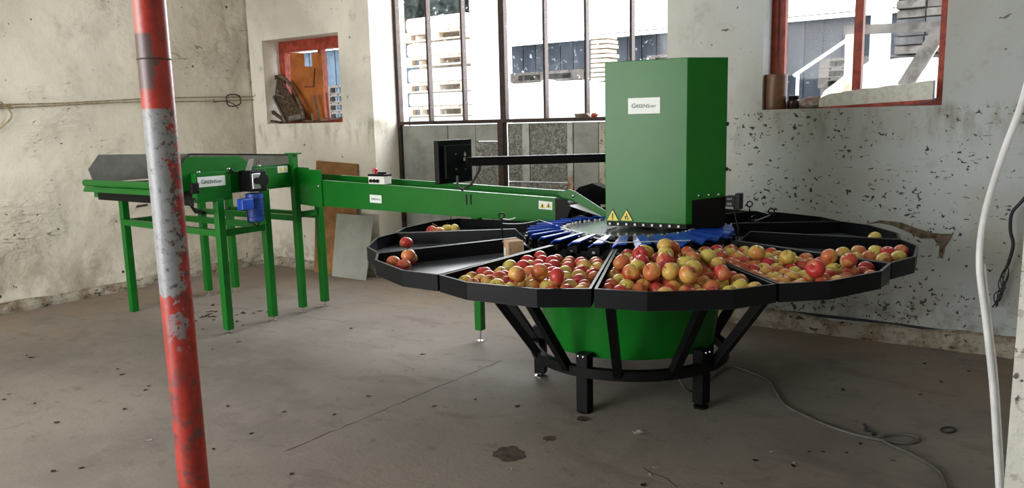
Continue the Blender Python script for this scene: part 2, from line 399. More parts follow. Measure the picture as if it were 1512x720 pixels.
# left wall with uneven relief
g = G(); ny, nz_ = 150, 64
for i in range(ny+1):
    for j in range(nz_+1):
        y = YF-.4+(YO-YF+.4)*i/ny; z = ZC*j/nz_
        d = .026*mnoise.noise(Vector((y*1.5, z*2.0, 3)))+.013*mnoise.noise(Vector((y*4.1, z*5.5, 9)))
        g.v.append(Vector((XL+d, y, z)))
for i in range(ny):
    for j in range(nz_):
        a = i*(nz_+1)+j; g.f.append((a, a+nz_+1, a+nz_+2, a+1))
b0 = len(g.v)
for y, z in ((YF-.4, 0), (YO, 0), (YO, ZC), (YF-.4, ZC)): g.v.append(Vector((XL-.4, y, z)))
g.f.append((b0, b0+3, b0+2, b0+1))
c00, c10, c11, c01 = 0, ny*(nz_+1), ny*(nz_+1)+nz_, nz_
g.f += [tuple([b0, b0+1]+[i*(nz_+1) for i in range(ny, -1, -1)]), tuple([b0+2, b0+3]+[i*(nz_+1)+nz_ for i in range(ny+1)])]
g.f += [tuple([b0+1, b0+2]+[c10+j for j in range(nz_, -1, -1)]), tuple([b0+3, b0]+[j for j in range(nz_+1)])]
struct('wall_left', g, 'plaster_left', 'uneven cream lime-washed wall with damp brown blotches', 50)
def wall_cells(xs, zs, holes, mk):
    g = G(); solid = lambda i, j: 0 <= i < len(xs)-1 and 0 <= j < len(zs)-1 and not any(h[0]-1e-6 <= xs[i] and xs[i+1] <= h[1]+1e-6 and h[2]-1e-6 <= zs[j] and zs[j+1] <= h[3]+1e-6 for h in holes)
    for i in range(len(xs)-1):
        for j in range(len(zs)-1):
            if not solid(i, j): continue
            x0, x1, z0, z1 = xs[i], xs[i+1], zs[j], zs[j+1]
            q = [mk(x, d, z) for d in (0, 1) for x, z in ((x0, z0), (x1, z0), (x1, z1), (x0, z1))]
            fs = [(0, 1, 2, 3), (5, 4, 7, 6)]
            if not solid(i, j-1): fs.append((0, 4, 5, 1))
            if not solid(i, j+1): fs.append((3, 2, 6, 7))
            if not solid(i-1, j): fs.append((0, 3, 7, 4))
            if not solid(i+1, j): fs.append((1, 5, 6, 2))
            g.add(q, fs)
    bm = bmesh.new(); vs_ = [bm.verts.new(v) for v in g.v]
    for f in g.f: bm.faces.new([vs_[i] for i in f])
    bmesh.ops.remove_doubles(bm, verts=bm.verts, dist=1e-4); bm.verts.index_update()
    r = G(); r.v = [v.co.copy() for v in bm.verts]; r.f = [tuple(v.index for v in f.verts) for f in bm.faces]; bm.free(); return r
W1 = (-7.33, -6.12, 1.62, 2.54); W2 = (-5.67, -2.49, 0, 3.15); W3 = (-1.74, -.57, 1.63, 2.75)
xs = sorted({XL+.02, XR+.4, *W1[:2], *W2[:2], *W3[:2]}); zs = sorted({0, ZC, *W1[2:], *W2[2:], *W3[2:]})
struct('wall_back', wall_cells(xs, zs, (W1, W2, W3), lambda x, d, z: Vector((x, YO if d else YW, z))), 'plaster_back', 'chipped off-white plaster wall holding the windows')
WALLB = bpy.data.objects['wall_back']
struct('wall_right', G().box(XR, XR+.4, YF-.4, YW, 0, ZC), 'plaster_left', 'plain plaster side wall')
xs = sorted({XL-.0, XR, -6.6, -2.2}); zs = [0, 3.3, ZC]
struct('wall_front', wall_cells(xs, zs, ((-6.6, -2.2, 0, 3.3),), lambda x, d, z: Vector((x, YF-.4 if d == 0 else YF, z))), 'plaster_left', 'plaster wall with the open gateway')
struct('wall_pier', G().box(-.028, .55, 2.62, 3.1, 0, ZC), 'pier_plaster', 'flaking white plaster pier beside the hanging white cable')
# crumbling plinths
def plinth(name, a, b, n, h, dep, nx, label):
    g = G(); a, b = Vector(a), Vector(b); nx = Vector(nx); rnd = random.Random(3)
    for i in range(n+1):
        q = a.lerp(b, i/n); hh = h*(.86+.22*mnoise.noise(q*3)); d1 = dep*(1+.5*mnoise.noise(q*9)); d2 = dep*(.75+.5*mnoise.noise(q*7+Vector((5, 0, 0))))
        g.v += [q, q+nx*d1, q+nx*(d1+.006)+Vector((0, 0, hh*.5)), q+nx*d2+Vector((0, 0, hh)), q+Vector((0, 0, hh+.012))]
    for i in range(n):
        for j in range(4): k_ = i*5+j; g.f.append((k_, k_+5, k_+6, k_+1))
    return struct(name, g, 'plinth', label)
plinth('baseboard_left', (XL, YF, 0), (XL, YW, 0), 160, .10, .045, (1, 0, 0), 'crumbling low plinth along the cream wall')
plinth('baseboard_back', (XL, YW, 0), (-5.67, YW, 0), 40, .10, .05, (0, -1, 0), 'crumbling low plinth under the small window')
plinth('baseboard_right', (-2.49, YW, 0), (XR, YW, 0), 120, .135, .05, (0, -1, 0), 'crumbling low plinth below the chipped wall')
# dark gap above the plinth and peeled patches in the plaster
def wallpatch(name, pts, mat, th=.004, Y=YW):
    P = [atY(x, y, Y) for x, y in pts]
    return W_(name, G().plate([Vector((q.x, Y+.001, q.z)) for q in P], (0, -th, 0)), mat, WALLB)
wallpatch('plaster_scar', [(1276, 331), (1300, 325), (1330, 328), (1352, 336), (1374, 343), (1392, 345), (1408, 345), (1404, 353), (1396, 364), (1392, 382), (1386, 380), (1387, 364), (1378, 352), (1360, 352), (1340, 342), (1318, 333), (1298, 329)], 'plaster_bare')
wallpatch('plaster_scar', [(1140, 456), (1200, 462), (1280, 471), (1350, 480), (1420, 490), (1494, 498), (1494, 500.5), (1420, 493), (1350, 484), (1280, 475), (1200, 467), (1140, 460)], 'cable_dark')
# joint and stains in the floor
def strip(name, pts, w, mat, parent, z=.0006):
    P = [atz(x, y, 0) for x, y in pts]; g = G(); rnd = random.Random(len(pts))
    for i, q in enumerate(P):
        d = (P[min(i+1, len(P)-1)]-P[max(i-1, 0)]); d.z = 0; d.normalize(); r = Vector((-d.y, d.x, 0))*w*(.5+rnd.random())
        g.v += [q+r+Vector((0, 0, z)), q-r+Vector((0, 0, z))]
    for i in range(len(P)-1): g.f.append((2*i, 2*i+1, 2*i+3, 2*i+2))
    return W_(name, g, mat, parent)
pts = [(420+(740-420)*i/24+random.uniform(-1.5, 1.5), 667-(667-532)*i/24+random.uniform(-.8, .8)) for i in range(25)]
strip('floor_crack', pts, .0026, 'leaf_brown', FLOOR)
strip('floor_crack', [(950, 690), (962, 698), (985, 706), (1000, 719)], .003, 'leaf_brown', FLOOR)
def stain(cx, cy, rx, ry, seed):
    rnd = random.Random(seed); P = []
    for i in range(22):
        a = 2*PI*i/22; k_ = .8+.28*rnd.random(); q = atz(cx+rx*k_*math.cos(a), cy+ry*k_*math.sin(a), 0); P.append(Vector((q.x, q.y, 0)))
    W_('floor_stain', G().plate(P, (0, 0, .0008)), 'stain', FLOOR)
stain(752, 670, 26, 12, 1); stain(862, 618, 12, 4, 2); stain(812, 647, 11, 4, 3)

# ------------------------------------------------------------------ windows
def bx(name, mat, parent, *a): return W_(name, G().box(*a), mat, parent)
# window_1, the small one
w1 = tag(link('window_1', None, None, (-6.72, 6.14, 1.62)), 'small red-framed window with a board behind it', kind='structure'); ORG['window_1'] = Vector((-6.72, 6.14, 1.62))
bx('window_frame', 'frame_red', w1, -7.33, -7.24, 6.10, 6.20, 1.62, 2.54); bx('window_frame', 'frame_red', w1, -6.21, -6.12, 6.10, 6.20, 1.62, 2.54)
bx('window_frame', 'frame_red', w1, -7.24, -6.21, 6.10, 6.20, 2.42, 2.54); bx('window_frame', 'frame_red', w1, -7.24, -6.21, 6.10, 6.20, 1.62, 1.67)
bx('mullion', 'frame_red', w1, -6.70, -6.655, 6.11, 6.19, 1.67, 2.42)
bx('pane', 'dirty_glass', w1, -7.24, -6.70, 6.158, 6.162, 1.67, 2.42); bx('pane', 'dirty_glass', w1, -6.655, -6.21, 6.158, 6.162, 1.67, 2.42)
# window_2, the glazed gate
w2 = tag(link('window_2', None, None, (-4.08, 6.25, 1.6)), 'tall glazed panes of the gate in thin rusty steel bars', kind='structure'); ORG['window_2'] = Vector((-4.08, 6.25, 1.6))
XM = [-5.66, -5.225, -4.785, -4.31, -3.84, -3.41, -2.97, -2.50]
for i, x in enumerate(XM):
    w = .03 if i in (0, 7) else .032 if i == 3 else .011
    bx('mullion', 'rust_steel', w2, x-w, x+w, 6.22, 6.28, 1.60 if i else 0.0, 3.15)
bx('window_sill', 'rust_steel', w2, -5.63, -2.53, 6.21, 6.29, 1.575, 1.61)
bx('window_head', 'rust_steel', w2, -5.63, -2.53, 6.22, 6.28, 3.11, 3.15)
for a, b in zip(XM[:-1], XM[1:]): bx('pane', 'dirty_glass', w2, a+.012, b-.012, 6.248, 6.252, 1.61, 3.11)
# infill below
d1 = tag(link('door_1', None, None, (-4.08, 6.25, 0)), 'lower half of the gate filled with grey concrete panels', kind='structure'); ORG['door_1'] = Vector((-4.08, 6.25, 0))
def XX(px, py=230): return atY(px, py, 6.25).x
bx('gate_post', 'rust_steel', d1, -4.36, -4.30, 6.19, 6.27, 0, 1.575)
def panel(x0, x1, z0, z1, mat, y=6.25): bx('concrete_panel', mat, d1, x0+.004, x1-.004, y, y+.06, z0+.004, z1-.004)
xj, x5 = XX(703), -4.37
panel(-5.63, -5.02, .0, 1.57, 'panel_smooth'); panel(-5.02, xj, .0, 1.57, 'panel_smooth', 6.252)
panel(xj, x5, 1.40, 1.57, 'panel_smooth'); panel(xj, x5, .62, 1.40, 'panel_rough'); panel(xj, x5, 0, .62, 'panel_rough', 6.255)
a, b, c_, d_, e_, f_ = XX(750), XX(772), XX(783), XX(838), XX(847), XX(884)
zj = atY(800, 269, 6.25).z
panel(a, b, zj, 1.57, 'panel_rough'); panel(b, c_, zj, 1.57, 'panel_stripe', 6.24); panel(c_, d_, zj, 1.57, 'panel_rough'); panel(d_, e_, 0, 1.57, 'panel_stripe', 6.24)
panel(a, (a+d_)/2, 0, zj, 'panel_rough'); panel((a+d_)/2, d_, 0, zj, 'panel_rough')
panel(e_, f_, 0, 1.57, 'panel_smooth'); panel(f_, f_+.09, 0, 1.57, 'plinth'); panel(f_+.09, -2.50, 0, 1.57, 'panel_smooth')
# window_3, the red one over the chipped wall
w3 = tag(link('window_3', None, None, (-1.16, 6.14, 1.63)), 'red-framed two-light window above the chipped wall', kind='structure'); ORG['window_3'] = Vector((-1.16, 6.14, 1.63))
bx('window_frame', 'frame_red', w3, -1.74, -1.695, 6.06, 6.16, 1.63, 2.75); bx('window_frame', 'frame_red', w3, -1.685, -1.645, 6.08, 6.15, 1.63, 2.75)
bx('window_frame', 'frame_red', w3, -.625, -.57, 6.06, 6.16, 1.63, 2.75)
bx('window_frame', 'frame_red', w3, -1.645, -.625, 6.08, 6.15, 1.63, 1.68); bx('window_frame', 'frame_red', w3, -1.645, -.625, 6.08, 6.15, 2.69, 2.75)
bx('mullion', 'frame_red', w3, -1.165, -1.108, 6.07, 6.15, 1.68, 2.69)
bx('pane', 'dirty_glass', w3, -1.645, -1.165, 6.118, 6.122, 1.68, 2.69); bx('pane', 'dirty_glass', w3, -1.108, -.625, 6.118, 6.122, 1.68, 2.69)

# ------------------------------------------------------------------ round sorting machine
CX, CY = -2.0, 4.16
mach = empty('fruit_sorting_machine', (CX, CY, 0), 'round green and black fruit sorting machine with a tall hood and fan-shaped trays', 'sorting machine')
def cy(r, a, z): return Vector((CX+r*math.cos(R(a)), CY+r*math.sin(R(a)), z))
W_('drum', G().lathe([(.47, .30), (.50, .30), (.575, .84), (.545, .84)], 40, (CX, CY, 0)), 'green_paint', mach, 30)
W_('lower_ring', G().lathe([(.545, .208), (.59, .208), (.59, .262), (.545, .262), (.545, .208)], 60, (CX, CY, 0), False), 'black_paint', mach, 30)
W_('tray_ring', G().tube([cy(.95, a, .815) for a in range(0, 360, 6)], .018, 6, True), 'black_paint', mach, 50)
for k_ in range(5):
    a = -90+72*k_
    p = cy(.55, a, 0); lg = W_('leg', G().bar(p+Vector((0, 0, .03 if k_ in (1, 2, 3, 4) else .004)), p+Vector((0, 0, .335)), .07, .07, (math.cos(R(a)), math.sin(R(a)), 0)), 'black_paint', mach, None, .004)
    W_('foot', G().lathe([(.042, 0), (.042, .012), (.012, .02), (.012, .06)], 14, p), 'steel' if k_ in (2, 4) else 'black_paint', lg, 40)
    W_('leg_bolt', G().blob(cy(.592, a+1.5, .325), .006, .006, .006, 6, 4).blob(cy(.592, a-1.5, .325), .006, .006, .006, 6, 4), 'steel', lg)
for k_ in range(12):
    a = -70+30*k_
    W_('strut', G().bar(cy(.57, a, .235), cy(.96, a, .80), .045, .045, (-math.sin(R(a)), math.cos(R(a)), 0)), 'black_paint', mach)
for a in (-118, -75, -30, 10):
    W_('drum_bolt', G().blob(cy(.565, a, .74), .007, .007, .007, 6, 4).blob(cy(.565, a+2.5, .74), .007, .007, .007, 6, 4), 'steel', mach)
# trays: floor sheet > two side panels, three rim panels
hw = 14.72
def pol(r, a, z): return Vector((r*math.cos(R(a)), r*math.sin(R(a)), z))
def zf(r): return .866-.034*(r-.6)/.9
fl = [pol(.60, -hw, zf(.6)), pol(1.475, -hw, zf(1.475)), pol(1.525, -6.5, zf(1.52)), pol(1.525, 6.5, zf(1.52)), pol(1.475, hw, zf(1.475)), pol(.60, hw, zf(.6)), pol(.60, 0, zf(.6))]
me_floor = mesh_of('tray', G().plate(fl, (0, 0, -.004)), 'tray_floor')
def sidep(s):
    a = hw*s; t_ = Vector((math.sin(R(a)), -math.cos(R(a)), 0))*.004*s
    poly = [pol(.61, a, zf(.6)-.004), pol(.62, a, .872), pol(.69, a, .940), pol(1.475, a, .905), pol(1.475, a, .829)]
    g = G().plate(poly, t_)
    g.bar(pol(.69, a, .940)+t_*1.2, pol(1.472, a, .905)+t_*1.2, .012, .003)
    return g
me_side = [mesh_of('side_panel', sidep(s), 'black_sheet') for s in (-1, 1)]
rv = [(1.475, -hw), (1.525, -6.5), (1.525, 6.5), (1.475, hw)]
me_rim = []
for (r0, a0), (r1, a1) in zip(rv[:-1], rv[1:]):
    A, B = pol(r0, a0, .829), pol(r1, a1, .829); nrm = (B-A).cross(Vector((0, 0, 1))).normalized()
    g = G().plate([A, B, B+Vector((0, 0, .078)), A+Vector((0, 0, .078))], nrm*.004)
    g.bar(A+Vector((0, 0, .078)), B+Vector((0, 0, .078)), .012, .003)
    me_rim.append(mesh_of('rim_panel', g, 'black_sheet'))
for k_ in range(12):
    a = -85+30*k_
    if a in (155,): continue                      # the conveyor comes in here
    tr_ = link('tray', me_floor, mach, (0, 0, 0), (0, 0, R(a)))
    for m_ in me_side: link('side_panel', m_, tr_)
    for m_ in me_rim: link('rim_panel', m_, tr_)
# carousel
W_('carousel_skirt', G().lathe([(.50, .868), (.585, .868), (.585, .905), (.50, .905)], 48, (CX, CY, 0)), 'black_paint', mach, 40)
W_('carousel_ring', G().lathe([(.355, .90), (.40, .90), (.40, .945), (.355, .945)], 48, (CX, CY, 0)), 'black_paint', mach, 40)
W_('centre_disc', G().lathe([(.352, .92), (.352, .958)], 48, (CX, CY, 0)), 'disc_steel', mach, 40)
gp = G(); ww = .042
P = []
for r_, hw_, zt in ((.405, .028, .962), (.47, .036, .960), (.60, .040, .948)):
    P.append((Vector((r_, -hw_, zt-.014)), Vector((r_, -hw_*.3, zt+.006)), Vector((r_, hw_, zt+.012))))
for q in P: gp.v += [q[0], q[1], q[2], q[2]-Vector((0, 0, .008)), q[1]-Vector((0, 0, .008)), q[0]-Vector((0, 0, .008))]
for i in range(2):
    for j in range(6): gp.f.append((i*6+j, (i+1)*6+j, (i+1)*6+(j+1) % 6, i*6+(j+1) % 6))
gp.f += [(0, 1, 2, 3, 4, 5), (17, 16, 15, 14, 13, 12)]
me_pad = mesh_of('paddle', gp, 'blue_plastic')
g = G()
for s in (-.018, .018): g.box(.372, .382, s-.005, s+.005, .945, .966)
g.box(.384, .404, -.008, .008, .945, .960)
me_clip = mesh_of('clip', g, 'white_plastic')
g = G().box(.40, .575, -.012, .012, .905, .934); g.box(.555, .61, -.026, .026, .895, .931); g.box(.59, .612, -.034, -.010, .875, .925)
me_brk = mesh_of('bracket', g, 'black_paint')
g = G().box(.6125, .6165, -.012, .004, .90, .912); me_bb = mesh_of('bracket_bolt', g, 'steel')
for k_ in range(30):
    pd = link('paddle', me_pad, mach, (0, 0, 0), (0, 0, R(12*k_+3)))
    link('clip', me_clip, pd); link('bracket', me_brk, pd); link('bracket_bolt', me_bb, pd)
# hood
K = [Vector((-2.10, 4.058, 0)), Vector((-1.622, 4.108, 0)), Vector((-1.466, 4.30, 0)), Vector((-1.59, 4.62, 0)), Vector((-2.10, 4.60, 0))]
ZB, ZT = 1.0, 1.912
W_('hood', G().plate([q+Vector((0, 0, ZB)) for q in K], (0, 0, ZT-ZB)), 'green_paint', mach, None, .004)
ctr = sum(K, Vector())/5
W_('hood_base', G().plate([q.lerp(ctr, .02)+Vector((0, 0, .975)) for q in K], (0, 0, .025)), 'black_paint', mach)
W_('hood_column', G().lathe([(.2, .958), (.2, .976)], 24, (CX+.2, CY+.2, 0)), 'black_paint', mach, 40)
ux1 = (K[1]-K[0]).normalized(); ux2 = (K[2]-K[1]).normalized(); UZ = Vector((0, 0, 1))
n1 = ux1.cross(UZ); n2 = ux2.cross(UZ)
def onface(px, py, A, n):
    d = ray(px, py); return EYEP+d*(n.dot(A-EYEP)/n.dot(d))
def face_quad(px0, py0, px1, py1, A, n): a = onface(px0, py0, A, n); b = onface(px1, py1, A, n); return a, b
A0 = K[0]+Vector((0, 0, 1.0)); c1 = onface(951, 156, A0, n1)
name_plate(mach, c1+n1*.0005, ux1, UZ, .186, .088)
for i, px in enumerate((905, 925.5)):
    q = onface(px, 320, A0, n1); warning(mach, q+n1*.001, ux1, UZ, .072, i)
for i in range(9):
    q = K[0].lerp(K[1], (i+.6)/9.4)+Vector((0, 0, .989)); W_('hood_bolt', G().box(q.x-.006, q.x+.006, q.y-.008, q.y+.001, q.z-.006, q.z+.006), 'white_plastic', mach)
# black panel painted in for the dark of the hood's side opening, with bolts
s0, s1 = K[1].lerp(K[2], .14), K[1].lerp(K[2], .98)
op = W_('painted_opening', G().plate([s0+n2*.001+Vector((0, 0, .985)), s1+n2*.001+Vector((0, 0, .985)), s1+n2*.001+Vector((0, 0, 1.148)), s0+n2*.001+Vector((0, 0, 1.135))], n2*.006), 'black_paint', mach)
for f in (.2, .5, .8):
    q = s0.lerp(s1, f)+Vector((0, 0, 1.160))+n2*.004; W_('cover_bolt', G().blob(q, .008, .008, .008, 8, 5), 'steel', op, 60)
for z in (1.3, 1.55):
    q = K[2]+Vector((.004, .0, z)); W_('hood_bolt', G().blob(q, .008, .008, .012, 8, 5), 'black_paint', mach, 60)
# sensor block beside the hood
sb = K[2]+Vector((.012, .02, 0)); sn = W_('sensor', G().box(sb.x-.01, sb.x+.045, sb.y-.03, sb.y+.03, 1.09, 1.15).box(sb.x+.045, sb.x+.075, sb.y-.035, sb.y+.025, 1.075, 1.165), 'black_paint', mach, None, .003)
W_('sensor_clamp', G().box(sb.x+.0, sb.x+.03, sb.y-.036, sb.y-.03, 1.10, 1.112).box(sb.x+.0, sb.x+.03, sb.y-.036, sb.y-.03, 1.13, 1.138), 'grey_sheet', sn)
W_('sensor_cable', G().tube([(sb.x+.03, sb.y, 1.09), (sb.x+.04, sb.y, 1.03), (sb.x+.06, sb.y, .96), (sb.x+.06, sb.y-.02, .90)], .004, 6), 'black_rubber', sn)
# black sheet housing standing behind the chute
hq = [atY(x, y, 4.72) for x, y in ((846, 300), (846, 286), (855, 276), (874, 270.5), (900, 281), (900, 302))]
hd = W_('rear_housing', G().plate(hq, (0, .10, 0)), 'black_matt', mach)
W_('housing_support', G().box(-2.56, -2.52, 4.76, 4.80, .87, hq[0].z), 'black_paint', mach)
# screen on a long arm
pa = onface(893, 234, Vector((-2.06, 4.30, 0)), Vector((-1, 0, 0))); dirl = Vector((-math.cos(YAW), math.sin(YAW), 0))
pa = Vector((-2.06, 4.34, pa.z)); ray_d = ray(893, 234)
pa = EYEP+ray_d*((-2.10-0)/ray_d.x)
dep = (pa-EYEP).dot(fw)
def at_depth(px, py, d): q = ray(px, py); return EYEP+q*(d/q.dot(fw))
pb = at_depth(688, 238.5, dep-.06)
W_('monitor_arm', G().bar(Vector((-2.095, 4.20, pa.z-.001)), pb, .045, .05), 'black_paint', mach, None, .003)
mdir = (rt*math.cos(R(52))+Vector((fw.x, fw.y, 0)).normalized()*math.sin(R(52))); mdir.z = 0; mdir.normalize(); mn = mdir.cross(UZ)     # mn points to the viewer
mc = at_depth(672, 238, dep-.06); MW, MH = .285, .245
mon = W_('monitor', G().plate([mc+mdir*sx*MW/2+UZ*sz*MH/2-mn*.03 for sx, sz in ((-1, -1), (1, -1), (1, 1), (-1, 1))], mn*.035), 'black_paint', mach, None, .004)
W_('back_plate', G().plate([mc+mdir*sx*MW*.40+UZ*sz*MH*.38+mn*.005 for sx, sz in ((-.9, -1), (1, -1), (1, 1), (-.9, 1))], mn*.02), 'black_sheet', mon, None, .002)
g = G()
for sx, sz in ((-.2, .35), (-.2, -.35), (.5, .38), (.5, -.38)): g.blob(mc+mdir*sx*MW*.4+UZ*sz*MH*.5+mn*.027, .006, .006, .006, 6, 4)
W_('mount_bolt', g, 'steel', mon)
g = G().bar(mc+mdir*MW*.18+UZ*.02+mn*.027, mc+mdir*MW*.18-UZ*.0+mn*.027, .012, .004, mn).bar(mc+mdir*MW*.20+UZ*.045+mn*.027, mc+mdir*MW*.20+UZ*.028+mn*.027, .014, .004, mn)
W_('socket', g, 'white_plastic', mon)
pts = [mc-UZ*.08+mn*.03-mdir*.02, mc-UZ*.135+mn*.03-mdir*.02, mc-UZ*.165+mn*.02+mdir*.03, mc-UZ*.14+mn*.03+mdir*.10, mc-UZ*.06+mn*.045+mdir*.16, pb-UZ*.02+(pa-pb)*.1]
W_('monitor_cable', G().tube(pts, .008, 6), 'cable_grey', mon, 60)
# guard posts with eyes and string
def ang_for(px, r, z):
    best = None
    for i in range(-2000, 500):
        a = i/10.; q = cy(r, a, z)-EYEP; dd = q.dot(fw); x = W/2+F*q.dot(rt)/dd
        if best is None or abs(x-px) < best[0]: best = (abs(x-px), a)
    return best[1]
def eye_post(base, top, eye=.016):
    ps = W_('guard_post', G().cyl(base, (base.x, base.y, top), .005, 8), 'black_paint', mach, 50)
    if eye: W_('eye', G().tube([Vector((base.x, base.y, top+eye))+rt*eye*math.cos(2*PI*i/14)+UZ*eye*math.sin(2*PI*i/14) for i in range(14)], .0045, 6, True), 'black_paint', ps, 60)
    return Vector((base.x, base.y, top))
def post_px(px, ybase, ytop, zb, eye):
    b = atz(px, ybase, zb); d = ray(px, ytop); t_ = math.hypot(b.x, b.y)/math.hypot(d.x, d.y); return eye_post(b, EYE+t_*d.z, eye)
p1 = post_px(742, 366, 322, zf(.85), .016); p1b = p1-UZ*.03
rp = [eye_post(cy(.635, ang_for(px, .635, .93), .87), .965, 0) for px in (797, 902, 1020)]
p2 = post_px(1106, 338, 305, zf(.9), .018); p3 = post_px(1138, 346, 316, zf(.9), .018); p4 = post_px(1113, 345, 326, zf(.8), .016)
def sag(a, b, s, n=8): return [a.lerp(b, i/n)-UZ*s*4*(i/n)*(1-i/n) for i in range(n+1)]
W_('guard_string', G().tube(sag(p1b, rp[0], .012)+sag(rp[0], rp[1], .0)[1:]+sag(rp[1], rp[2], .0)[1:], .0024, 6), 'cable_white', mach, 60)
W_('guard_string', G().tube(sag(p1, p1+rt*.08+UZ*.004, .01, 4), .004, 6), 'cable_white', mach, 60)
W_('guard_string', G().tube(sag(p2+UZ*-.01, p3, .002, 4)+sag(p3, p4, .004, 4)[1:], .0028, 6), 'cable_white', mach, 60)

# ------------------------------------------------------------------ conveyor
conv = empty('belt_conveyor', (-4.2, 4.53, 0), 'long green belt conveyor leading to the round sorting machine', 'conveyor')
def zt_near(x): return 1.148+(1.083-1.148)*(x+4.89)/2.23
def zb_near(x): return .935+(.912-.935)*(x+4.89)/2.23
YN, YFAR = 4.42, 4.65
xa, xb = -5.2, -2.66
for nm, y0, dz in (('side_plate', YN, 0), ('side_plate', YFAR-.004, .026)):
    sp = W_(nm, G().plate([(xa, y0, zb_near(xa)), (xb, y0, zb_near(xb)), (xb, y0, zt_near(xb)+dz), (xa, y0, zt_near(xa)+dz)], (0, .004, 0)), 'green_paint', conv)
    s_ = 1 if nm and y0 == YN else -1
    W_('flange', G().bar((-4.88, y0+.012*s_, zt_near(-4.88)+dz), (xb, y0+.012*s_, zt_near(xb)+dz), .03, .003), 'green_paint', sp)
W_('end_plate', G().plate([(-5.235, YN-.012, .945), (-4.885, YN-.012, .925), (-4.885, YN-.012, 1.232), (-5.03, YN-.012, 1.236), (-5.03, YN-.012, 1.25), (-5.235, YN-.012, 1.256)], (0, .01, 0)), 'green_paint', conv)
for x, z in ((-5.19, 1.11), (-4.92, 1.10)): W_('plate_bolt', G().blob((x, YN-.013, z), .012, .008, .012, 8, 5), 'steel', conv, 60)
W_('belt', G().plate([(-6.55, YN+.006, 1.12), (xb+.03, YN+.006, 1.045), (xb+.03, YFAR-.006, 1.045), (-6.55, YFAR-.006, 1.12)], (0, 0, -.012)), 'black_rubber', conv)
W_('under_pan', G().plate([(xa, YN+.006, zb_near(xa)), (xb, YN+.006, zb_near(xb)), (xb, YFAR-.006, zb_near(xb)), (xa, YFAR-.006, zb_near(xa))], (0, 0, .004)), 'green_paint', conv)
W_('end_roller', G().cyl((xb+.03, YN+.01, 1.01), (xb+.03, YFAR-.01, 1.01), .045, 18), 'black_rubber', conv, 40)
W_('end_bracket', G().plate([(xb, YN+.0, .93), (xb+.09, YN, .95), (xb+.12, YN, 1.02), (xb+.09, YN, 1.07), (xb, YN, 1.085)], (0, .006, 0)), 'black_paint', conv)
W_('end_motor', G().cyl((xb+.08, YN+.03, .985), (xb+.08, YFAR+.02, .985), .035, 14), 'black_paint', conv, 40)
ye = YN+.05
gq = [atY(x, y, ye) for x, y in ((823, 285), (840, 279), (850, 283), (905, 318), (896, 323), (852, 299), (832, 293))]
W_('chute_guide', G().plate(gq, (0, .004, 0)), 'green_paint', conv)
W_('chute_slide', G().plate([(xb+.07, YN+.05, 1.03), (-2.32, YN+.05, .965), (-2.32, YFAR-.02, .965), (xb+.07, YFAR-.02, 1.03)], (0, 0, -.004)), 'grey_sheet', conv)
W_('guide_bolt', G().blob(atY(846, 289, ye-.003), .012, .006, .012, 8, 5), 'steel', conv, 60)
nY = Vector((0, -1, 0)); AX = Vector((1, -0, 0)); slope = Vector((2.23, 0, -.045)).normalized()
def convpx(px, py): return atY(px, py, YN-.0005)
name_plate(conv, convpx(555, 293.5), slope, slope.cross(nY)*-1 if False else Vector((.02, 0, 1)), .125, .062)
stk = W_('warning_sticker', G().plate([convpx(795.5, 296), convpx(815.5, 298), convpx(815.5, 310), convpx(795.5, 308)], (0, -.001, 0)), 'label_white', conv)
for px in (801, 810):
    q = convpx(px, 303)+Vector((0, -.0015, 0)); W_('sticker_mark', G().plate([q+Vector((-.022, 0, -.016)), q+Vector((.022, 0, -.016)), q+Vector((0, 0, .022))], (0, -.0006, 0)), 'warn_yellow' if px else '', stk)
    W_('sticker_print', G().plate([q+Vector((-.006, -.001, -.012)), q+Vector((.006, -.001, -.012)), q+Vector((.004, -.001, .006)), q+Vector((-.004, -.001, .006))], (0, -.0006, 0)), 'label_ink', stk)
for px in (689, 695.5):
    a_, b_ = convpx(px-1.3, 287), convpx(px+1.3, 302); W_('slot', G().box(a_.x, b_.x, YN-.0012, YN, b_.z, a_.z), 'black_paint', conv)
# push-button box
q = convpx(556.5, 272); bz = zt_near(q.x)+.002
bb = W_('switch_box', G().box(q.x-.085, q.x+.085, YN-.005, YN+.075, bz, bz+.062), 'white_plastic', conv, None, .004)
W_('box_lid', G().box(q.x-.088, q.x+.088, YN-.008, YN+.078, bz+.062, bz+.078), 'black_paint', bb, None, .003)
for i, dx in enumerate((-.055, -.018, .018)):
    W_('cable_gland', G().cyl((q.x+dx, YN-.005, bz+.026), (q.x+dx, YN-.016, bz+.026), .014, 12), 'black_paint', bb, 40)
W_('stop_button', G().lathe([(.012, 0), (.012, .016), (.022, .018), (.022, .034), (.012, .042)], 14, (q.x-.045, YN+.035, bz+.078)), 'red_button', bb, 40)
for dx in (-.005, .025, .055): W_('push_button', G().lathe([(.013, 0), (.013, .014)], 12, (q.x+dx, YN+.035, bz+.078)), 'black_paint', bb, 40)
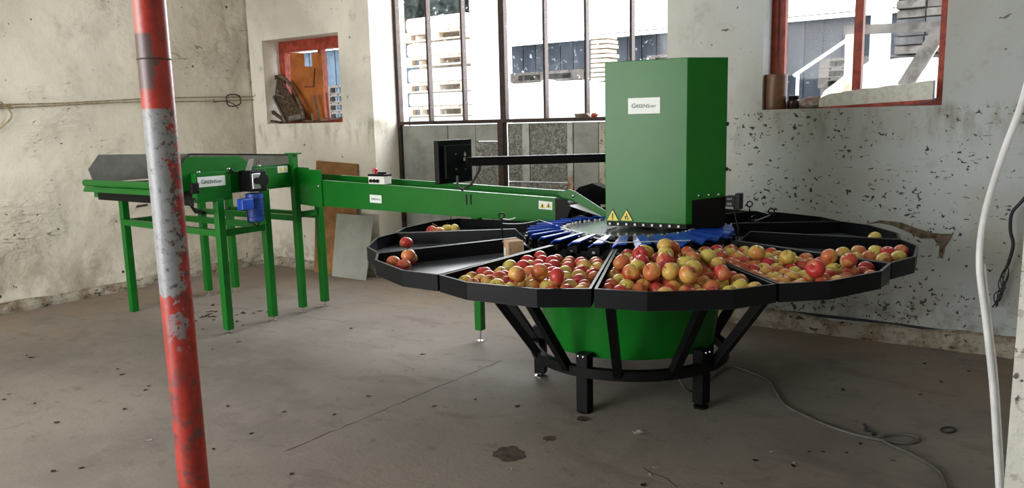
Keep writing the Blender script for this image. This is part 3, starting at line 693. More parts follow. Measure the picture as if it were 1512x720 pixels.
# legs
def leg(parent, x, y, top, w=.058, foot=True, z0=.05):
    l = W_('leg', G().box(x-w/2, x+w/2, y-w/2, y+w/2, z0 if foot else 0, top), 'green_paint', parent, None, .004)
    if foot: W_('levelling_foot', G().lathe([(.032, 0), (.032, .008), (.007, .014), (.007, z0)], 12, (x, y, 0)), 'steel', l, 40)
    return l
leg(conv, -5.2, 4.40, 1.36, .055); W_('post_cap', G().box(-5.26, -5.14, 4.36, 4.44, 1.36, 1.372), 'green_paint', conv)
leg(conv, -5.2, 4.65, .965); leg(conv, -6.56, 4.42, 1.10); leg(conv, -6.46, 4.65, 1.10); leg(conv, -3.335, 4.45, .925, z0=.085)
for a_, b_ in (((-5.2, 4.40, .85), (-5.2, 4.65, .85)), ((-6.50, 4.65, .82), (-5.2, 4.65, .82)), ((-6.56, 4.42, .82), (-5.2, 4.42, .82))):
    W_('rail', G().bar(a_, b_, .035, .05), 'green_paint', conv)

# ------------------------------------------------------------------ feed hopper table
hop = empty('feed_hopper', (-5.9, 3.9, 0), 'green feed hopper table with side plates and a blue motor', 'feed table')
leg(hop, -6.6, 3.69, 1.06, .06, False); leg(hop, -5.2, 3.65, 1.06, .06, True, .03); leg(hop, -5.2, 4.08, 1.10, .06, True, .04); leg(hop, -6.6, 4.10, 1.06, .06, True, .03)
for a_, b_ in (((-6.6, 3.67, .805), (-5.2, 3.65, .79)), ((-5.2, 3.65, .79), (-5.2, 4.08, .79)), ((-6.6, 3.69, .80), (-6.6, 4.10, .80)), ((-6.6, 4.10, .80), (-5.2, 4.08, .80))):
    W_('rail', G().bar(a_, b_, .04, .05), 'green_paint', hop)
def side(x, th, mat, poly): return W_('hopper_side', G().plate([(x, y, z) for y, z in poly], (th, 0, 0)), mat, hop)
side(-5.235, .004, 'green_paint', [(3.37, 1.14), (4.40, 1.14), (4.40, 1.28), (4.015, 1.281), (3.90, 1.372), (3.44, 1.386), (3.37, 1.30)])
side(-6.62, .004, 'grey_sheet', [(3.46, 1.16), (4.40, 1.16), (4.40, 1.36), (3.526, 1.394), (3.427, 1.276)])
fp = W_('drive_cover', G().plate([(-5.231, 3.455, 1.045), (-5.231, 3.76, 1.045), (-5.231, 3.76, 1.265), (-5.231, 3.455, 1.265)], (.055, 0, 0)), 'green_paint', hop, None, .003)
W_('side_beam', G().plate([(-5.231, 3.76, 1.09), (-5.231, 4.40, 1.09), (-5.231, 4.40, 1.272), (-5.231, 3.76, 1.255)], (.02, 0, 0)), 'green_paint', hop, None, .002)
for y, z in ((3.50, 1.272), (3.76, 1.28), (4.05, 1.285)): W_('cover_bolt', G().blob((-5.20, y, z), .016, .016, .01, 8, 5), 'steel', hop, 60)
name_plate(hop, Vector((-5.1755, 3.59, 1.198)), (0, 1, 0), (0, 0, 1), .235, .076)
stk = W_('warning_sticker', G().plate([(-5.2105, 4.24, 1.215), (-5.2105, 4.345, 1.215), (-5.2105, 4.345, 1.27), (-5.2105, 4.24, 1.27)], (.001, 0, 0)), 'label_white', hop)
for y in (4.27, 4.315): W_('sticker_mark', G().plate([(-5.209, y-.02, 1.225), (-5.209, y+.02, 1.225), (-5.209, y, 1.262)], (.0008, 0, 0)), 'warn_yellow', stk)
W_('rear_stop', G().box(-6.60, -5.23, 4.385, 4.392, 1.14, 1.352), 'grey_sheet', hop); W_('rear_stop_edge', G().box(-6.62, -5.23, 4.375, 4.40, 1.352, 1.362), 'black_paint', hop)
W_('hopper_floor', G().plate([(-6.615, 3.42, 1.165), (-5.236, 3.42, 1.165), (-5.236, 4.384, 1.13), (-6.615, 4.384, 1.13)], (0, 0, -.006)), 'black_rubber', hop)
W_('front_roller', G().cyl((-6.63, 3.40, 1.165), (-5.236, 3.40, 1.165), .030, 16), 'green_paint', hop, 40)
W_('front_lip', G().plate([(-6.62, 3.385, 1.135), (-5.236, 3.385, 1.135), (-5.236, 3.365, 1.095), (-6.62, 3.365, 1.095)], (0, .006, 0)), 'green_paint', hop)
W_('roller_pin', G().cyl((-6.66, 3.40, 1.165), (-6.63, 3.40, 1.165), .010, 10), 'black_paint', hop, 40)
W_('front_skirt', G().box(-6.57, -5.236, 3.46, 3.468, 1.02, 1.14), 'black_paint', hop)
W_('frame_beam', G().box(-6.63, -6.57, 3.46, 4.38, 1.04, 1.13), 'green_paint', hop)
# gearbox and motor
def mp(px, py): return atX(px, py, -5.11)
q = mp(374, 266)
gb = W_('gearbox', G().box(-5.20, -5.04, q.y-.07, q.y+.075, q.z-.085, q.z+.08), 'black_paint', hop, None, .012)
W_('gear_face', G().box(-5.04, -5.03, q.y-.066, q.y+.01, q.z-.062, q.z+.058), 'steel', gb, None, .006); W_('gear_bore', G().cyl((-5.03, q.y-.028, q.z), (-5.022, q.y-.028, q.z), .026, 14), 'black_paint', gb, 40)
W_('gear_flange', G().cyl((-5.09, q.y+.035, q.z), (-5.025, q.y+.035, q.z), .048, 14), 'black_paint', gb, 40)
W_('torque_arm', G().bar((-5.10, q.y-.05, q.z+.075), (-5.17, q.y+.045, q.z+.16), .04, .014), 'steel', gb)
m0 = mp(376, 300); ms = 1.18
prof = [(.03, .07), (.058, .065), (.058, .045)]
for i in range(9): z = .04-i*.014; prof += [(.058, z), (.058, z-.006), (.050, z-.007), (.050, z-.013)]
prof += [(.056, -.088), (.056, -.115), (.03, -.125)]
mo = W_('motor', G().lathe([(a_*ms, b_*ms) for a_, b_ in prof[::-1]], 20, (-5.11, m0.y, m0.z)), 'blue_motor', hop, 30)
W_('terminal_box', G().box(-5.11, -5.04, m0.y-.165, m0.y-.06, m0.z-.035, m0.z+.05), 'blue_plastic', mo, None, .008)
W_('motor_cable', G().tube([(-5.07, m0.y-.11, m0.z-.035), (-5.07, m0.y-.10, m0.z-.13), (-5.10, m0.y, m0.z-.18), (-5.16, m0.y+.10, m0.z-.13), (-5.20, m0.y+.14, m0.z-.0), (-5.205, m0.y+.15, m0.z+.04)], .006, 6), 'black_rubber', mo, 60)
W_('lever', G().bar((-5.17, 3.77, 1.255), (-5.15, 3.90, 1.22), .012, .012), 'black_paint', hop); W_('lever_knob', G().blob((-5.165, 3.765, 1.262), .018, .018, .018), 'black_paint', hop, 60)
W_('bearing', G().box(-5.18, -5.14, 3.40, 3.46, 1.12, 1.20), 'black_paint', hop, None, .006); W_('hopper_hose', G().tube([(-5.2, 3.44, 1.08), (-5.17, 3.40, 1.03), (-5.2, 3.45, .98), (-5.3, 3.6, .95), (-5.6, 3.7, .96)], .012, 6), 'black_rubber', hop, 60)

# ------------------------------------------------------------------ leaning boards, cardboard box
t0, t1 = atY(467, 237, YW-.02), atY(528, 242, YW-.02)
b0_, b1_ = atY(474, 404, 5.70), atY(540, 410, 5.70)
zt = (t0.z+t1.z)/2
thing('wooden_board', G().plate([(t0.x, 5.72, .003), (t1.x, 5.72, .003), (t1.x, YW-.02, t1.z), (t0.x, YW-.02, t0.z)], (0, .012, 0)), 'brown_board', 'tall brown wooden board leaning on the wall below the small window', 'board')
f0, f1 = atz(489, 408, 0), atz(546, 413, 0)
yy = 5.66; h0, h1 = atY(498, 315, 5.74), atY(552, 319, 5.74)
thing('sheet_panel', G().plate([(f0.x, yy, .003), (f1.x, yy, .003), (h1.x, 5.74, h1.z), (h0.x, 5.74, h0.z)], (0, -.008, 0)), 'grey_board', 'grey-green flat sheet leaning in front of the brown board', 'board')
q = atz(748, 384, zf(.85)); ax = Vector((.80, -.6, 0)).normalized(); ay = Vector((.6, .8, 0))
bw, bd, bh = .088, .085, .095; zb_ = q.z-.002; o_ = q-ax*.03+ay*.01; o_.z = zf(.85)+.006
bxr = thing('cardboard_box', G().plate([o_-ax*bw/2, o_+ax*bw/2, o_+ax*bw/2+ay*bd, o_-ax*bw/2+ay*bd], (0, 0, bh)), 'cardboard', 'small open cardboard box standing in an empty black tray', 'box')
W_('flap', G().plate([o_-ax*bw/2+UZ*bh, o_-ax*bw/2+ay*bd+UZ*bh, o_-ax*(bw/2+.025)+ay*bd+UZ*(bh-.02), o_-ax*(bw/2+.025)+UZ*(bh-.02)], (0, 0, .003)), 'cardboard', bxr)
W_('paper_label', G().plate([o_-ax*.038-ay*.001+UZ*.012, o_-ax*.004-ay*.001+UZ*.012, o_-ax*.004-ay*.001+UZ*.055, o_-ax*.038-ay*.001+UZ*.055], -ay*.0008), 'label_white', bxr)

# ------------------------------------------------------------------ apples
prof = []
for i in range(13):
    t_ = PI*i/12; r_ = math.sin(t_)*(1.0+.06*math.cos(t_)); z = -math.cos(t_)*.93
    z += .30*math.exp(-(r_/.30)**2) if i < 6 else -.34*math.exp(-(r_/.32)**2)
    prof.append((max(r_, .02)*1.03, z))
RA = .0375
AM = {}
for m_ in ('apple_red', 'apple_striped', 'apple_yellow', 'apple_orange'):
    g = G().lathe([(r_*RA, z*RA) for r_, z in prof], 18); AM[m_] = mesh_of('apple', g, m_, 60)
me_stem = mesh_of('stem', G().tube([(0, 0, RA*.55), (.001, 0, RA*.85), (.004, .001, RA*1.12)], [.0016, .0014, .0018], 5), 'stem_brown')
KIND = {'apple_red': 'mostly red apple', 'apple_striped': 'red-striped yellow apple', 'apple_yellow': 'yellow-green apple', 'apple_orange': 'orange-blushed apple'}
def put_apple(P, r, mat, where, grp, rnd, stemup=None):
    o = link('apple', AM[mat], None, P, (rnd.gauss(0, .7), rnd.gauss(0, .7), rnd.uniform(0, 6.28)))
    o.scale = (r/RA,)*3
    tag(o, KIND[mat]+' '+where, 'apple', grp); s = link('stem', me_stem, o); return o
def pack(n, amid, r0, r1, seed, half=13.2):
    rnd = random.Random(seed); S = []
    for i in range(n):
        r_ = math.sqrt(rnd.uniform(r0*r0, r1*r1)); a = rnd.uniform(-half, half); S.append([r_*math.cos(R(a)), r_*math.sin(R(a)), rnd.uniform(.033, .0405)])
    tn, cs = math.sin(R(hw)), math.cos(R(hw))
    for it in range(260):
        for i in range(n):
            A = S[i]
            for j in range(i):
                B = S[j]; dx, dy = A[0]-B[0], A[1]-B[1]; m_ = A[2]+B[2]
                if abs(dx) < m_ and abs(dy) < m_:
                    d2 = dx*dx+dy*dy
                    if d2 < m_*m_:
                        d_ = math.sqrt(d2)+1e-9; k_ = (m_-d_)*.5/d_
                        A[0] += dx*k_; A[1] += dy*k_; B[0] -= dx*k_; B[1] -= dy*k_
        for A in S:
            for s in (-1, 1):                               # side panels
                d_ = A[0]*tn-s*A[1]*cs-A[2]-.006
                if d_ < 0: A[0] -= tn*d_; A[1] += s*cs*d_
            for i in range(3):                              # rim panels
                (ra, aa), (rb, ab) = rv[i], rv[i+1]; am = R((aa+ab)/2); dist = ra*math.cos(R(aa)-am) if i == 1 else None
                if dist is None:
                    p_, q_ = pol(ra, aa, 0), pol(rb, ab, 0); nn = Vector((q_.y-p_.y, p_.x-q_.x, 0)).normalized(); nx, ny_ = nn.x, nn.y; dist = nn.dot(p_)
                else: nx, ny_ = 1., 0.
                d_ = dist-.008-A[2]-(A[0]*nx+A[1]*ny_)
                if d_ < 0: A[0] += nx*d_; A[1] += ny_*d_
            rr = math.hypot(A[0], A[1])
            if rr < r0: A[0] *= r0/rr; A[1] *= r0/rr
    out = [[A[0], A[1], zf(math.hypot(A[0], A[1]))+A[2]*.96, A[2]] for A in S]
    # apples still squeezed ride up on their neighbours
    out2 = []
    for A in sorted(out, key=lambda q: rnd.random()):
        z = A[2]
        for B in out2:
            d2 = (A[0]-B[0])**2+(A[1]-B[1])**2; m_ = (A[3]+B[3])*.985
            if d2 < (m_*.93)**2: z = max(z, B[2]+math.sqrt(m_*m_-d2))
        if z < A[2]+.09: out2.append([A[0], A[1], z, A[3]])
    return out2
def heap(S, n, rc, ac, spread, seed):
    rnd = random.Random(seed)
    for i in range(n):
        best = None; r = rnd.uniform(.035, .041)
        for t_ in range(26):
            rr = rc+rnd.gauss(0, spread); aa = ac+rnd.gauss(0, spread*42); 
            if not (.68 < rr < 1.42 and abs(aa) < 11.5): continue
            x, y = rr*math.cos(R(aa)), rr*math.sin(R(aa)); z = zf(rr)+r
            for B in S:
                d2 = (x-B[0])**2+(y-B[1])**2; m_ = (r+B[3])*.985
                if d2 < m_*m_: z = max(z, B[2]+math.sqrt(m_*m_-d2))
            if best is None or z < best[2]: best = [x, y, z, r]
        if best: S.append(best)
    return S
def spill(S, amid, tray, sides, grp, weights, seed):
    rnd = random.Random(seed); ca, sa = math.cos(R(amid)), math.sin(R(amid))
    for x, y, z, r in S:
        m_ = rnd.choices(list(AM), weights)[0]; rr = math.hypot(x, y); aa = math.degrees(math.atan2(y, x))
        up_ = z > zf(rr)+r*1.75
        if up_: w_ = 'lying on top of others in'
        elif rr > 1.37: w_ = 'against the outer rim of'
        elif aa < -7.5: w_ = 'along the '+sides[0]+' of'
        elif aa > 7.5: w_ = 'along the '+sides[1]+' of'
        elif rr < .98: w_ = 'at the narrow end of'
        else: w_ = 'in the middle of'
        put_apple((CX+x*ca-y*sa, CY+x*sa+y*ca, z+.001), r, m_, w_+' '+tray, grp, rnd)
spill(heap(pack(60, -85, .84, 1.46, 11), 3, 1.25, 2, .12, 5), -85, 'the half-full tray', ('cardboard box side', 'heaped tray side'), 'apples in the half-full tray', (3.0, 3, 3.4, 2.8), 1)
spill(heap(pack(72, -55, .76, 1.46, 12), 24, 1.02, 0, .13, 6), -55, 'the heaped tray', ('half-full tray side', 'full tray side'), 'apples in the heaped tray', (3, 3, 3.4, 2.8), 2)
spill(heap(pack(80, -25, .70, 1.46, 13), 5, .95, 3, .17, 7), -25, 'the full tray', ('heaped tray side', 'sparse tray side'), 'apples in the full tray', (3, 3, 3, 3), 3)
rnd = random.Random(9)
def loose(px, py, mat, where, grp, r=.038, lift=0):
    P = atz(px, py, zf(1.3)+r+lift); put_apple(P, r, mat, where, grp, rnd)
wh = 'in the thinly filled tray beside the full one'; gp_ = 'apples in the thinly filled tray'
for px, py, m_ in ((1244, 374, 'apple_yellow'), (1268, 371, 'apple_orange'), (1293, 371, 'apple_yellow'), (1311, 373, 'apple_red'), (1331, 371, 'apple_red'), (1284, 380, 'apple_orange'), (1306, 384, 'apple_striped'), (1327, 380, 'apple_yellow'), (1262, 382, 'apple_yellow')): loose(px, py, m_, wh, gp_)
loose(1291, 351, 'apple_yellow', 'alone in the tray nearest the back wall', 'lone apples')
wh = 'by the rim of the tray holding the cardboard box'; gp_ = 'apples by the rim of the cardboard box tray'
for px, py, m_, l_ in ((581, 387, 'apple_orange', 0), (596, 392, 'apple_red', 0), (606, 381, 'apple_striped', 0), (603, 377, 'apple_orange', .04)): loose(px, py, m_, wh, gp_, .038, l_)
loose(600, 358, 'apple_red', 'alone in the tray with the eye-topped post', 'lone apples', .040)
wh = 'with the dry twig in the tray under the conveyor'; gp_ = 'apples in the tray under the conveyor'
for px, py, m_ in ((637, 341, 'apple_red'), (649, 342, 'apple_orange'), (660, 338, 'apple_yellow'), (671, 339, 'apple_yellow')): loose(px, py, m_, wh, gp_)
q = atz(643, 340, .905); thing('dry_twig', G().tube([q+UZ*-.0, q+UZ*.022-rt*.012, q+UZ*.03+rt*.01, q+UZ*.045-rt*.02], .0035, 5), 'brown_board', 'thin brown twig lying on apples under the conveyor', 'twig')

# ------------------------------------------------------------------ red and silver pole
c = ray(237, 187); hd_ = math.hypot(c.x, c.y); dpt = 2.1; s_ = dpt/(c.dot(fw)); PX, PY = c.x*s_, c.y*s_
def pole_z(px, py): d = ray(px, py); t_ = math.hypot(PX, PY)/math.hypot(d.x, d.y); return EYE+t_*d.z
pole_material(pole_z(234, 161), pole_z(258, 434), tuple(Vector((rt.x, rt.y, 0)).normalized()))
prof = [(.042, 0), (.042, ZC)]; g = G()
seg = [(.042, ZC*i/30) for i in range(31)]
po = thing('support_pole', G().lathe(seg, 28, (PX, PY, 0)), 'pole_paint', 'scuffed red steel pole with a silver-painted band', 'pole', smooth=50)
W_('weld_bead', G().tube([Vector((PX, PY, pole_z(226, 88)))+Vector((math.cos(a*PI/12), math.sin(a*PI/12), .05*math.sin(a*2.1)*.05))*.042 for a in range(24)], .0022, 5, True), 'stain', po, 60)

# ------------------------------------------------------------------ cables
def curve_pts(P, n=10):                                     # Catmull-Rom through points
    out = []
    for i in range(len(P)-1):
        a, b, c, d = P[max(i-1, 0)], P[i], P[i+1], P[min(i+2, len(P)-1)]
        for j in range(n):
            t_ = j/n; out.append(.5*((2*b)+(c-a)*t_+(2*a-5*b+4*c-d)*t_*t_+(3*b-a-3*c+d)*t_**3))
    return out+[P[-1]]
def fp_(px, py, z=.008): return atz(px, py, z)
P = [cy(.3, -20, .35), cy(.40, -5, .05)+Vector((0, 0, -.02))]+[fp_(x, y) for x, y in ((1072, 542), (1105, 548), (1134, 561), (1147, 580), (1160, 598), (1190, 614), (1225, 629), (1262, 641), (1300, 649), (1338, 654), (1357, 649), (1345, 642), (1318, 641), (1302, 645), (1312, 655), (1340, 667), (1375, 687), (1393, 705), (1398, 740), (1385, 800))]
pts_ = curve_pts(P, 8)
thing('floor_cable', G().tube(pts_, .008, 7), 'cable_grey', 'dark grey power cable looping across the concrete floor', 'cable', smooth=60)
P = [at_depth(x, y, 2.35) for x, y in ((1560, 0), (1527, 90), (1506, 160), (1478, 235), (1453, 320), (1446, 390), (1455, 470), (1465, 560), (1471, 650), (1476, 740), (1480, 850), (1482, 1000))]
P = [q if q.z > .012 else Vector((q.x, q.y, .012)) for q in P]+[]
wc = thing('hanging_cable', G().tube(curve_pts([P[0]+UZ*.6]+P, 6), .0095, 10), 'cable_white', 'thick white cable hanging in a bow in front of the chipped wall', 'cable', smooth=60)
W_('second_strand', G().tube(curve_pts([q+rt*.011+Vector((0, .004, 0)) for q in P[5:]], 6), .0065, 8), 'cable_white', wc, 60)
P = [atY(x, y, 5.76) for x, y in ((1560, 240), (1530, 272), (1508, 298), (1494, 315), (1492, 340), (1496, 362), (1488, 392))]
dk = thing('frayed_cable', G().tube(curve_pts(P, 6), .010, 8), 'cable_dark', 'dark twisted cable with a frayed end against the chipped wall', 'cable', smooth=60)
rnd = random.Random(4)
for i in range(6):
    e = P[-1]; pts_ = [e]
    for j in range(1, 5): pts_.append(atY(1488-5*j+rnd.uniform(-6, 7), 392+15*j+rnd.uniform(-3, 3), 5.76+rnd.uniform(0, .06)))
    W_('loose_wire', G().tube(curve_pts(pts_, 4), .0035, 5), 'cable_dark', dk, 60)
# left wall ropes
def lw(px, py, d=.02): return atX(px, py, XL+.02+d)
for i, (ya, yb, lab) in enumerate(((154, 141, 'upper tan rope stretched along the cream wall'), (157.5, 146, 'lower tan rope stretched along the cream wall'))):
    P = [lw(-30+i*3, ya+2)+Vector((0, -3.0, .05)), lw(-30+i*3, ya+2)]+[lw(x, ya+(yb-ya)*x/385+1.2*math.sin(x*.02+i)) for x in range(0, 390, 32)]
    thing('wall_rope', G().tube(curve_pts(P, 4), .0055, 6), 'rope_tan', lab, 'rope', 'ropes along the cream wall', smooth=60)
thing('rope_knot', G().tube([lw(344+11*math.cos(a*.5)+2*math.sin(a*1.3), 148+9*math.sin(a*.5), .03) for a in range(13)], .007, 6, True).tube(curve_pts([lw(315, 151, .03), lw(330, 149, .03), lw(344, 153, .035), lw(352, 160, .03)], 4), .005, 6), 'rust_steel', 'rusty wire knot tied on the ropes by the corner', 'knot', smooth=60)
thing('rope_loop', G().tube(curve_pts([lw(-20, 140), lw(0, 150), lw(14, 163), lw(17, 172), lw(9, 182), lw(-8, 195)], 6), .008, 6), 'rope_tan', 'stiff tan rope end looping down at the cream wall', 'rope', smooth=60)
thing('wall_hook', G().box(XL+.0, XL+.05, atX(386, 146, XL).y-.02, atX(386, 146, XL).y+.02, 2.0-.18, 2.0-.02), 'old_wood', 'grey wooden peg holding the ropes in the corner', 'peg')
q = atX(205, 305, XL+.03); thing('wall_nail', G().cyl((XL-.01, q.y, q.z), (XL+.13, q.y+.03, q.z+.02), .012, 8), 'rust_steel', 'rusty iron spike sticking out of the cream wall', 'nail')

# ------------------------------------------------------------------ things on the sills
q = atY(1144, 160, 5.96); rad = .083
prof = [(rad*.96, 0), (rad, .006)]
for i in range(14): prof += [(rad*.985, .02+i*.016), (rad, .028+i*.016)]
ztop = atY(1144, 110, 5.96).z-1.632
prof += [(rad, ztop-.01), (rad*.97, ztop)]
thing('ribbed_tin', G().lathe([(a_, min(b_, ztop)) for a_, b_ in prof], 24, (q.x, 5.97, 1.632)), 'tin_brown', 'brown ribbed tin standing at the end of the red window sill', 'tin', smooth=50)
q = atY(1172, 158, 5.97)
j = thing('jar', G().lathe([(.04, 0), (.047, .01), (.047, .055), (.034, .07)], 18, (q.x, 5.97, 1.632)), 'dark_jar', 'dark little jar beside the brown ribbed tin', 'jar', smooth=40); W_('lid', G().lathe([(.038, .07), (.038, .092), (.03, .096)], 18, (q.x, 5.97, 1.632)), 'black_paint', j, 40)
q = atY(1198, 155, 5.95); g = G().blob((q.x, 5.95, 1.672), .085, .05, .042, 14, 8, .22, 5); thing('crumpled_rag', g, 'cloth_red', 'crumpled reddish white rag beside the foam block', 'rag', smooth=80)
sa, sb_ = atY(1212, 158, 5.96), atY(1378, 150, 5.96); g = G(); n = 26; rnd = random.Random(8)
top = []
for i in range(n+1):
    f = i/n; x = sa.x+(sb_.x-sa.x)*f; zt_ = 1.642+.085+.045*f+(.010*mnoise.noise(Vector((f*9, 0, 0)))) - (.03 if f < .12 else 0)*(1-f/.12) + .02*f
    zb_ = 1.640+.03*f; g.v += [Vector((x, 5.90, zb_)), Vector((x, 5.90, zt_)), Vector((x, 6.02, zt_+.006)), Vector((x, 6.02, zb_))]
for i in range(n):
    for k_ in range(4): a_ = i*4+k_; b_ = i*4+(k_+1) % 4; g.f.append((a_, b_, b_+4, a_+4))
g.f += [(0, 3, 2, 1), (n*4, n*4+1, n*4+2, n*4+3)]
thing('foam_block', g, 'styrofoam', 'long broken white foam block lying along the red window sill', 'foam')
thing('thin_stick', G().tube([atY(1312, 157, 5.89)+UZ*.0, atY(1350, 155, 5.89), atY(1376, 149, 5.89), atY(1386, 143, 5.92)], .005, 6), 'weathered_wood', 'thin bent stick under the end of the foam block', 'stick')
# small window: old trough, board, sticks
def sw(px, py, Y): return atY(px, py, Y)
def tp(px, py): return sw(px, py, 5.925+.13*(181-py)/70)
tl, trr, br, bl = tp(391, 114), tp(413, 112), tp(450, 176), tp(423, 181)
nrm = (trr-tl).cross(br-tl).normalized()
if nrm.y > 0: nrm = -nrm
tro = thing('old_trough', G().plate([q-nrm*.012 for q in (tl, trr, br, bl)], nrm*.010), 'rust_mesh', 'rusty old trough with raised wooden sides leaning in the small window', 'trough')
mid1 = tp(428, 122)
W_('trough_side', G().tube(curve_pts([tl+nrm*.012, tl.lerp(bl, .5)+nrm*.016, bl+nrm*.012], 5), .013, 7), 'weathered_wood', tro, 60)
W_('trough_side', G().tube(curve_pts([trr+nrm*.012, mid1+nrm*.02, tp(444, 152)+nrm*.02, br+nrm*.012], 5), .021, 7), 'old_wood', tro, 60)
W_('trough_end', G().bar(tl.lerp(trr, .0)+nrm*.02-UZ*.02, trr+nrm*.02-UZ*.02, .035, .05), 'old_wood', tro)
W_('trough_end', G().bar(bl.lerp(br, .25)+nrm*.02+UZ*.03, br.lerp(bl, .08)+nrm*.02+UZ*.03, .02, .05), 'weathered_wood', tro)
cen = (tl+br+trr+bl)/4
W_('wire', G().tube(curve_pts([cen+(br-tl)*(.05*a-.2)+rt*.03*math.sin(a*2.2)+nrm*.012 for a in range(9)], 3), .006, 5), 'weathered_wood', tro, 60)
thing('rusty_bracket', G().bar(tp(396, 160), tp(420, 178), .03, .03).bar(tp(397, 178), tp(416, 181), .03, .025), 'rust_mesh', 'rusty bent bracket lying beside the old trough', 'bracket')
bo = [(429, 77), (449, 78), (450, 97), (460, 98), (461, 78), (477, 79), (482, 128), (480, 176), (456, 176), (446, 150), (433, 120)]
ob_ = thing('orange_panel', G().plate([sw(x, y, 6.085) for x, y in [(428, 78), (448, 78), (449, 98), (461, 98), (460, 78), (475, 78), (480, 178), (432, 178)]], (0, .012, 0)), 'orange_board', 'orange-brown notched panel standing in the small window', 'panel')
W_('panel_edge', G().tube([sw(465, 101, 6.082), sw(463, 128, 6.082), sw(450, 128, 6.082)], .006, 5), 'rust_steel', ob_)
for (x0, y0, x1, y1), mt, lb in (((464, 140, 472, 178), 'old_wood', 'upright weathered stick before the orange panel'), ((482, 137, 486, 179), 'frame_red', 'short red-brown lath on the small window sill'), ((472, 178, 503, 174), 'weathered_wood', 'pale stick lying on the small window sill'), ((460, 168, 463, 180), 'weathered_wood', 'tiny pale peg on the small window sill'), ((445, 178, 470, 179), 'old_wood', 'flat wood scrap beside the rusty trough')):
    thing('wood_stick', G().bar(sw(x0, y0, 6.0), sw(x1, y1, 5.98), .018, .018), mt, lb, 'stick')
q = sw(860, 170, 6.2); thing('wood_scrap', G().plate([sw(848, 168, 6.2), sw(865, 167, 6.2), sw(872, 173.5, 6.2), sw(850, 174, 6.2)], (0, .05, 0)), 'old_wood', 'brown wood scrap on the rail under the gate panes', 'scrap')
thing('dried_rag', G().blob(sw(878, 170, 6.21), .035, .02, .022, 8, 5, .2, 3), 'frame_red', 'small red-brown crumpled scrap under the gate panes', 'scrap')

# ------------------------------------------------------------------ litter on the floor
lm = []
for sd in range(4):
    rnd = random.Random(sd); g = G(); n = 8
    for i in range(n): a = 2*PI*i/n; k_ = .6+.5*rnd.random(); g.v.append(Vector((.030*k_*math.cos(a), .016*k_*math.sin(a), .001+.010*rnd.random())))
    g.v.append(Vector((0, 0, .003))); g.f = [(i, (i+1) % n, n) for i in range(n)]
    b0 = len(g.v); g.v += [v-Vector((0, 0, .0008)) for v in g.v[:]]; g.f += [(b0+(i+1) % n, b0+i, b0+n) for i in range(n)]+[((i+1) % n, i, b0+i, b0+(i+1) % n) for i in range(n)]
    lm.append(g)
me_lb = [mesh_of('dry_leaf', g, 'leaf_brown') for g in lm]; me_lp = [mesh_of('dry_leaf', g, 'leaf_pale') for g in lm]
rnd = random.Random(21)
def leaf(px, py, sc, lab, grp, pale=False):
    q = atz(px, py, 0); o = link('dry_leaf', rnd.choice(me_lp if pale else me_lb), None, (q.x, q.y, .001), (0, 0, rnd.uniform(0, 6))); o.scale = (sc, sc, sc); tag(o, lab, 'leaf', grp)
for i in range(34): leaf(rnd.gauss(330, 26), rnd.gauss(463, 9), rnd.uniform(.5, 1.1), 'curled dark brown dry leaf under the feed hopper', 'dry leaves under the feed hopper')
for px, py in ((38, 525), (48, 528), (15, 582), (5, 590), (53, 596), (185, 604), (83, 624), (120, 691), (78, 696), (172, 545), (180, 553), (373, 640), (315, 663), (420, 608), (335, 600), (220, 570), (215, 576), (312, 516), (350, 505), (520, 485), (625, 523), (580, 488), (495, 612), (700, 590), (762, 600), (430, 700), (545, 585), (640, 600)):
    leaf(px+rnd.uniform(-2, 2), py, rnd.uniform(.4, .75), 'small dark leaf scrap scattered on open concrete', 'leaf scraps on the open floor')
for px, py in ((1245, 576), (1360, 583), (1390, 564), (1270, 655), (1195, 667), (1215, 667), (1250, 668), (1115, 680), (1065, 714), (950, 716), (1172, 688), (1318, 680), (1365, 537), (1430, 548)):
    leaf(px, py, rnd.uniform(.4, .75), 'small dark scrap on the floor by the grey cable', 'scraps by the grey cable')
for px, py in ((1140, 667), (1173, 685), (968, 690), (754, 693), (220, 650), (1420, 542), (960, 702)): leaf(px, py, .6, 'tiny pale chip of plaster on the floor', 'pale plaster chips', True)
leaf(945, 640, 1.5, 'pale curled leaf in front of the sorting machine', None, True)
leaf(624, 522, 1.0, 'pale folded leaf left of the floor joint', None, True)
thing('wire_ring', G().tube([atz(1400+11*math.cos(a*PI/8), 634+4*math.sin(a*PI/8), .006) for a in range(16)], .005, 6, True), 'cable_dark', 'little black wire ring lying beyond the cable loop', 'wire')
thing('bent_wire', G().tube(curve_pts([atz(x, y, .006) for x, y in ((1276, 626), (1280, 632), (1277, 635), (1286, 636), (1293, 640), (1288, 641))], 4), .006, 6), 'cable_dark', 'short bent black wire scrap near the cable loop', 'wire', smooth=60)

# ------------------------------------------------------------------ the yard outside
struct('ground_yard', G().box(-40, 40, -40, 45, -.40, -.2), 'yard_ground', 'pale bright yard outside the windows')
def pallet_mesh(mat):
    g = G()
    for y in (0, .34, .68):
        g.box(0, 1.2, y, y+.12, 0, .022)
        for x in (0, .53, 1.06): g.box(x, x+.14, y, y+.12, .022, .10)
        g.box(0, 1.2, y, y+.12, .10, .118)
    return g
def boards():
    g = G()
    for i in range(7): g.box(.0+i*.175, .0+i*.175+.145, 0, .8, .118, .14)
    return g
me_pl = {m_: (mesh_of('pallet', pallet_mesh(m_), m_), mesh_of('deck_boards', boards(), m_)) for m_ in ('pallet_wood', 'weathered_wood')}
def pallet(x, y, z, rz, mat, lab, grp):
    o = link('pallet', me_pl[mat][0], None, (x, y, z), (0, 0, rz)); tag(o, lab, 'pallet', grp); link('deck_boards', me_pl[mat][1], o)
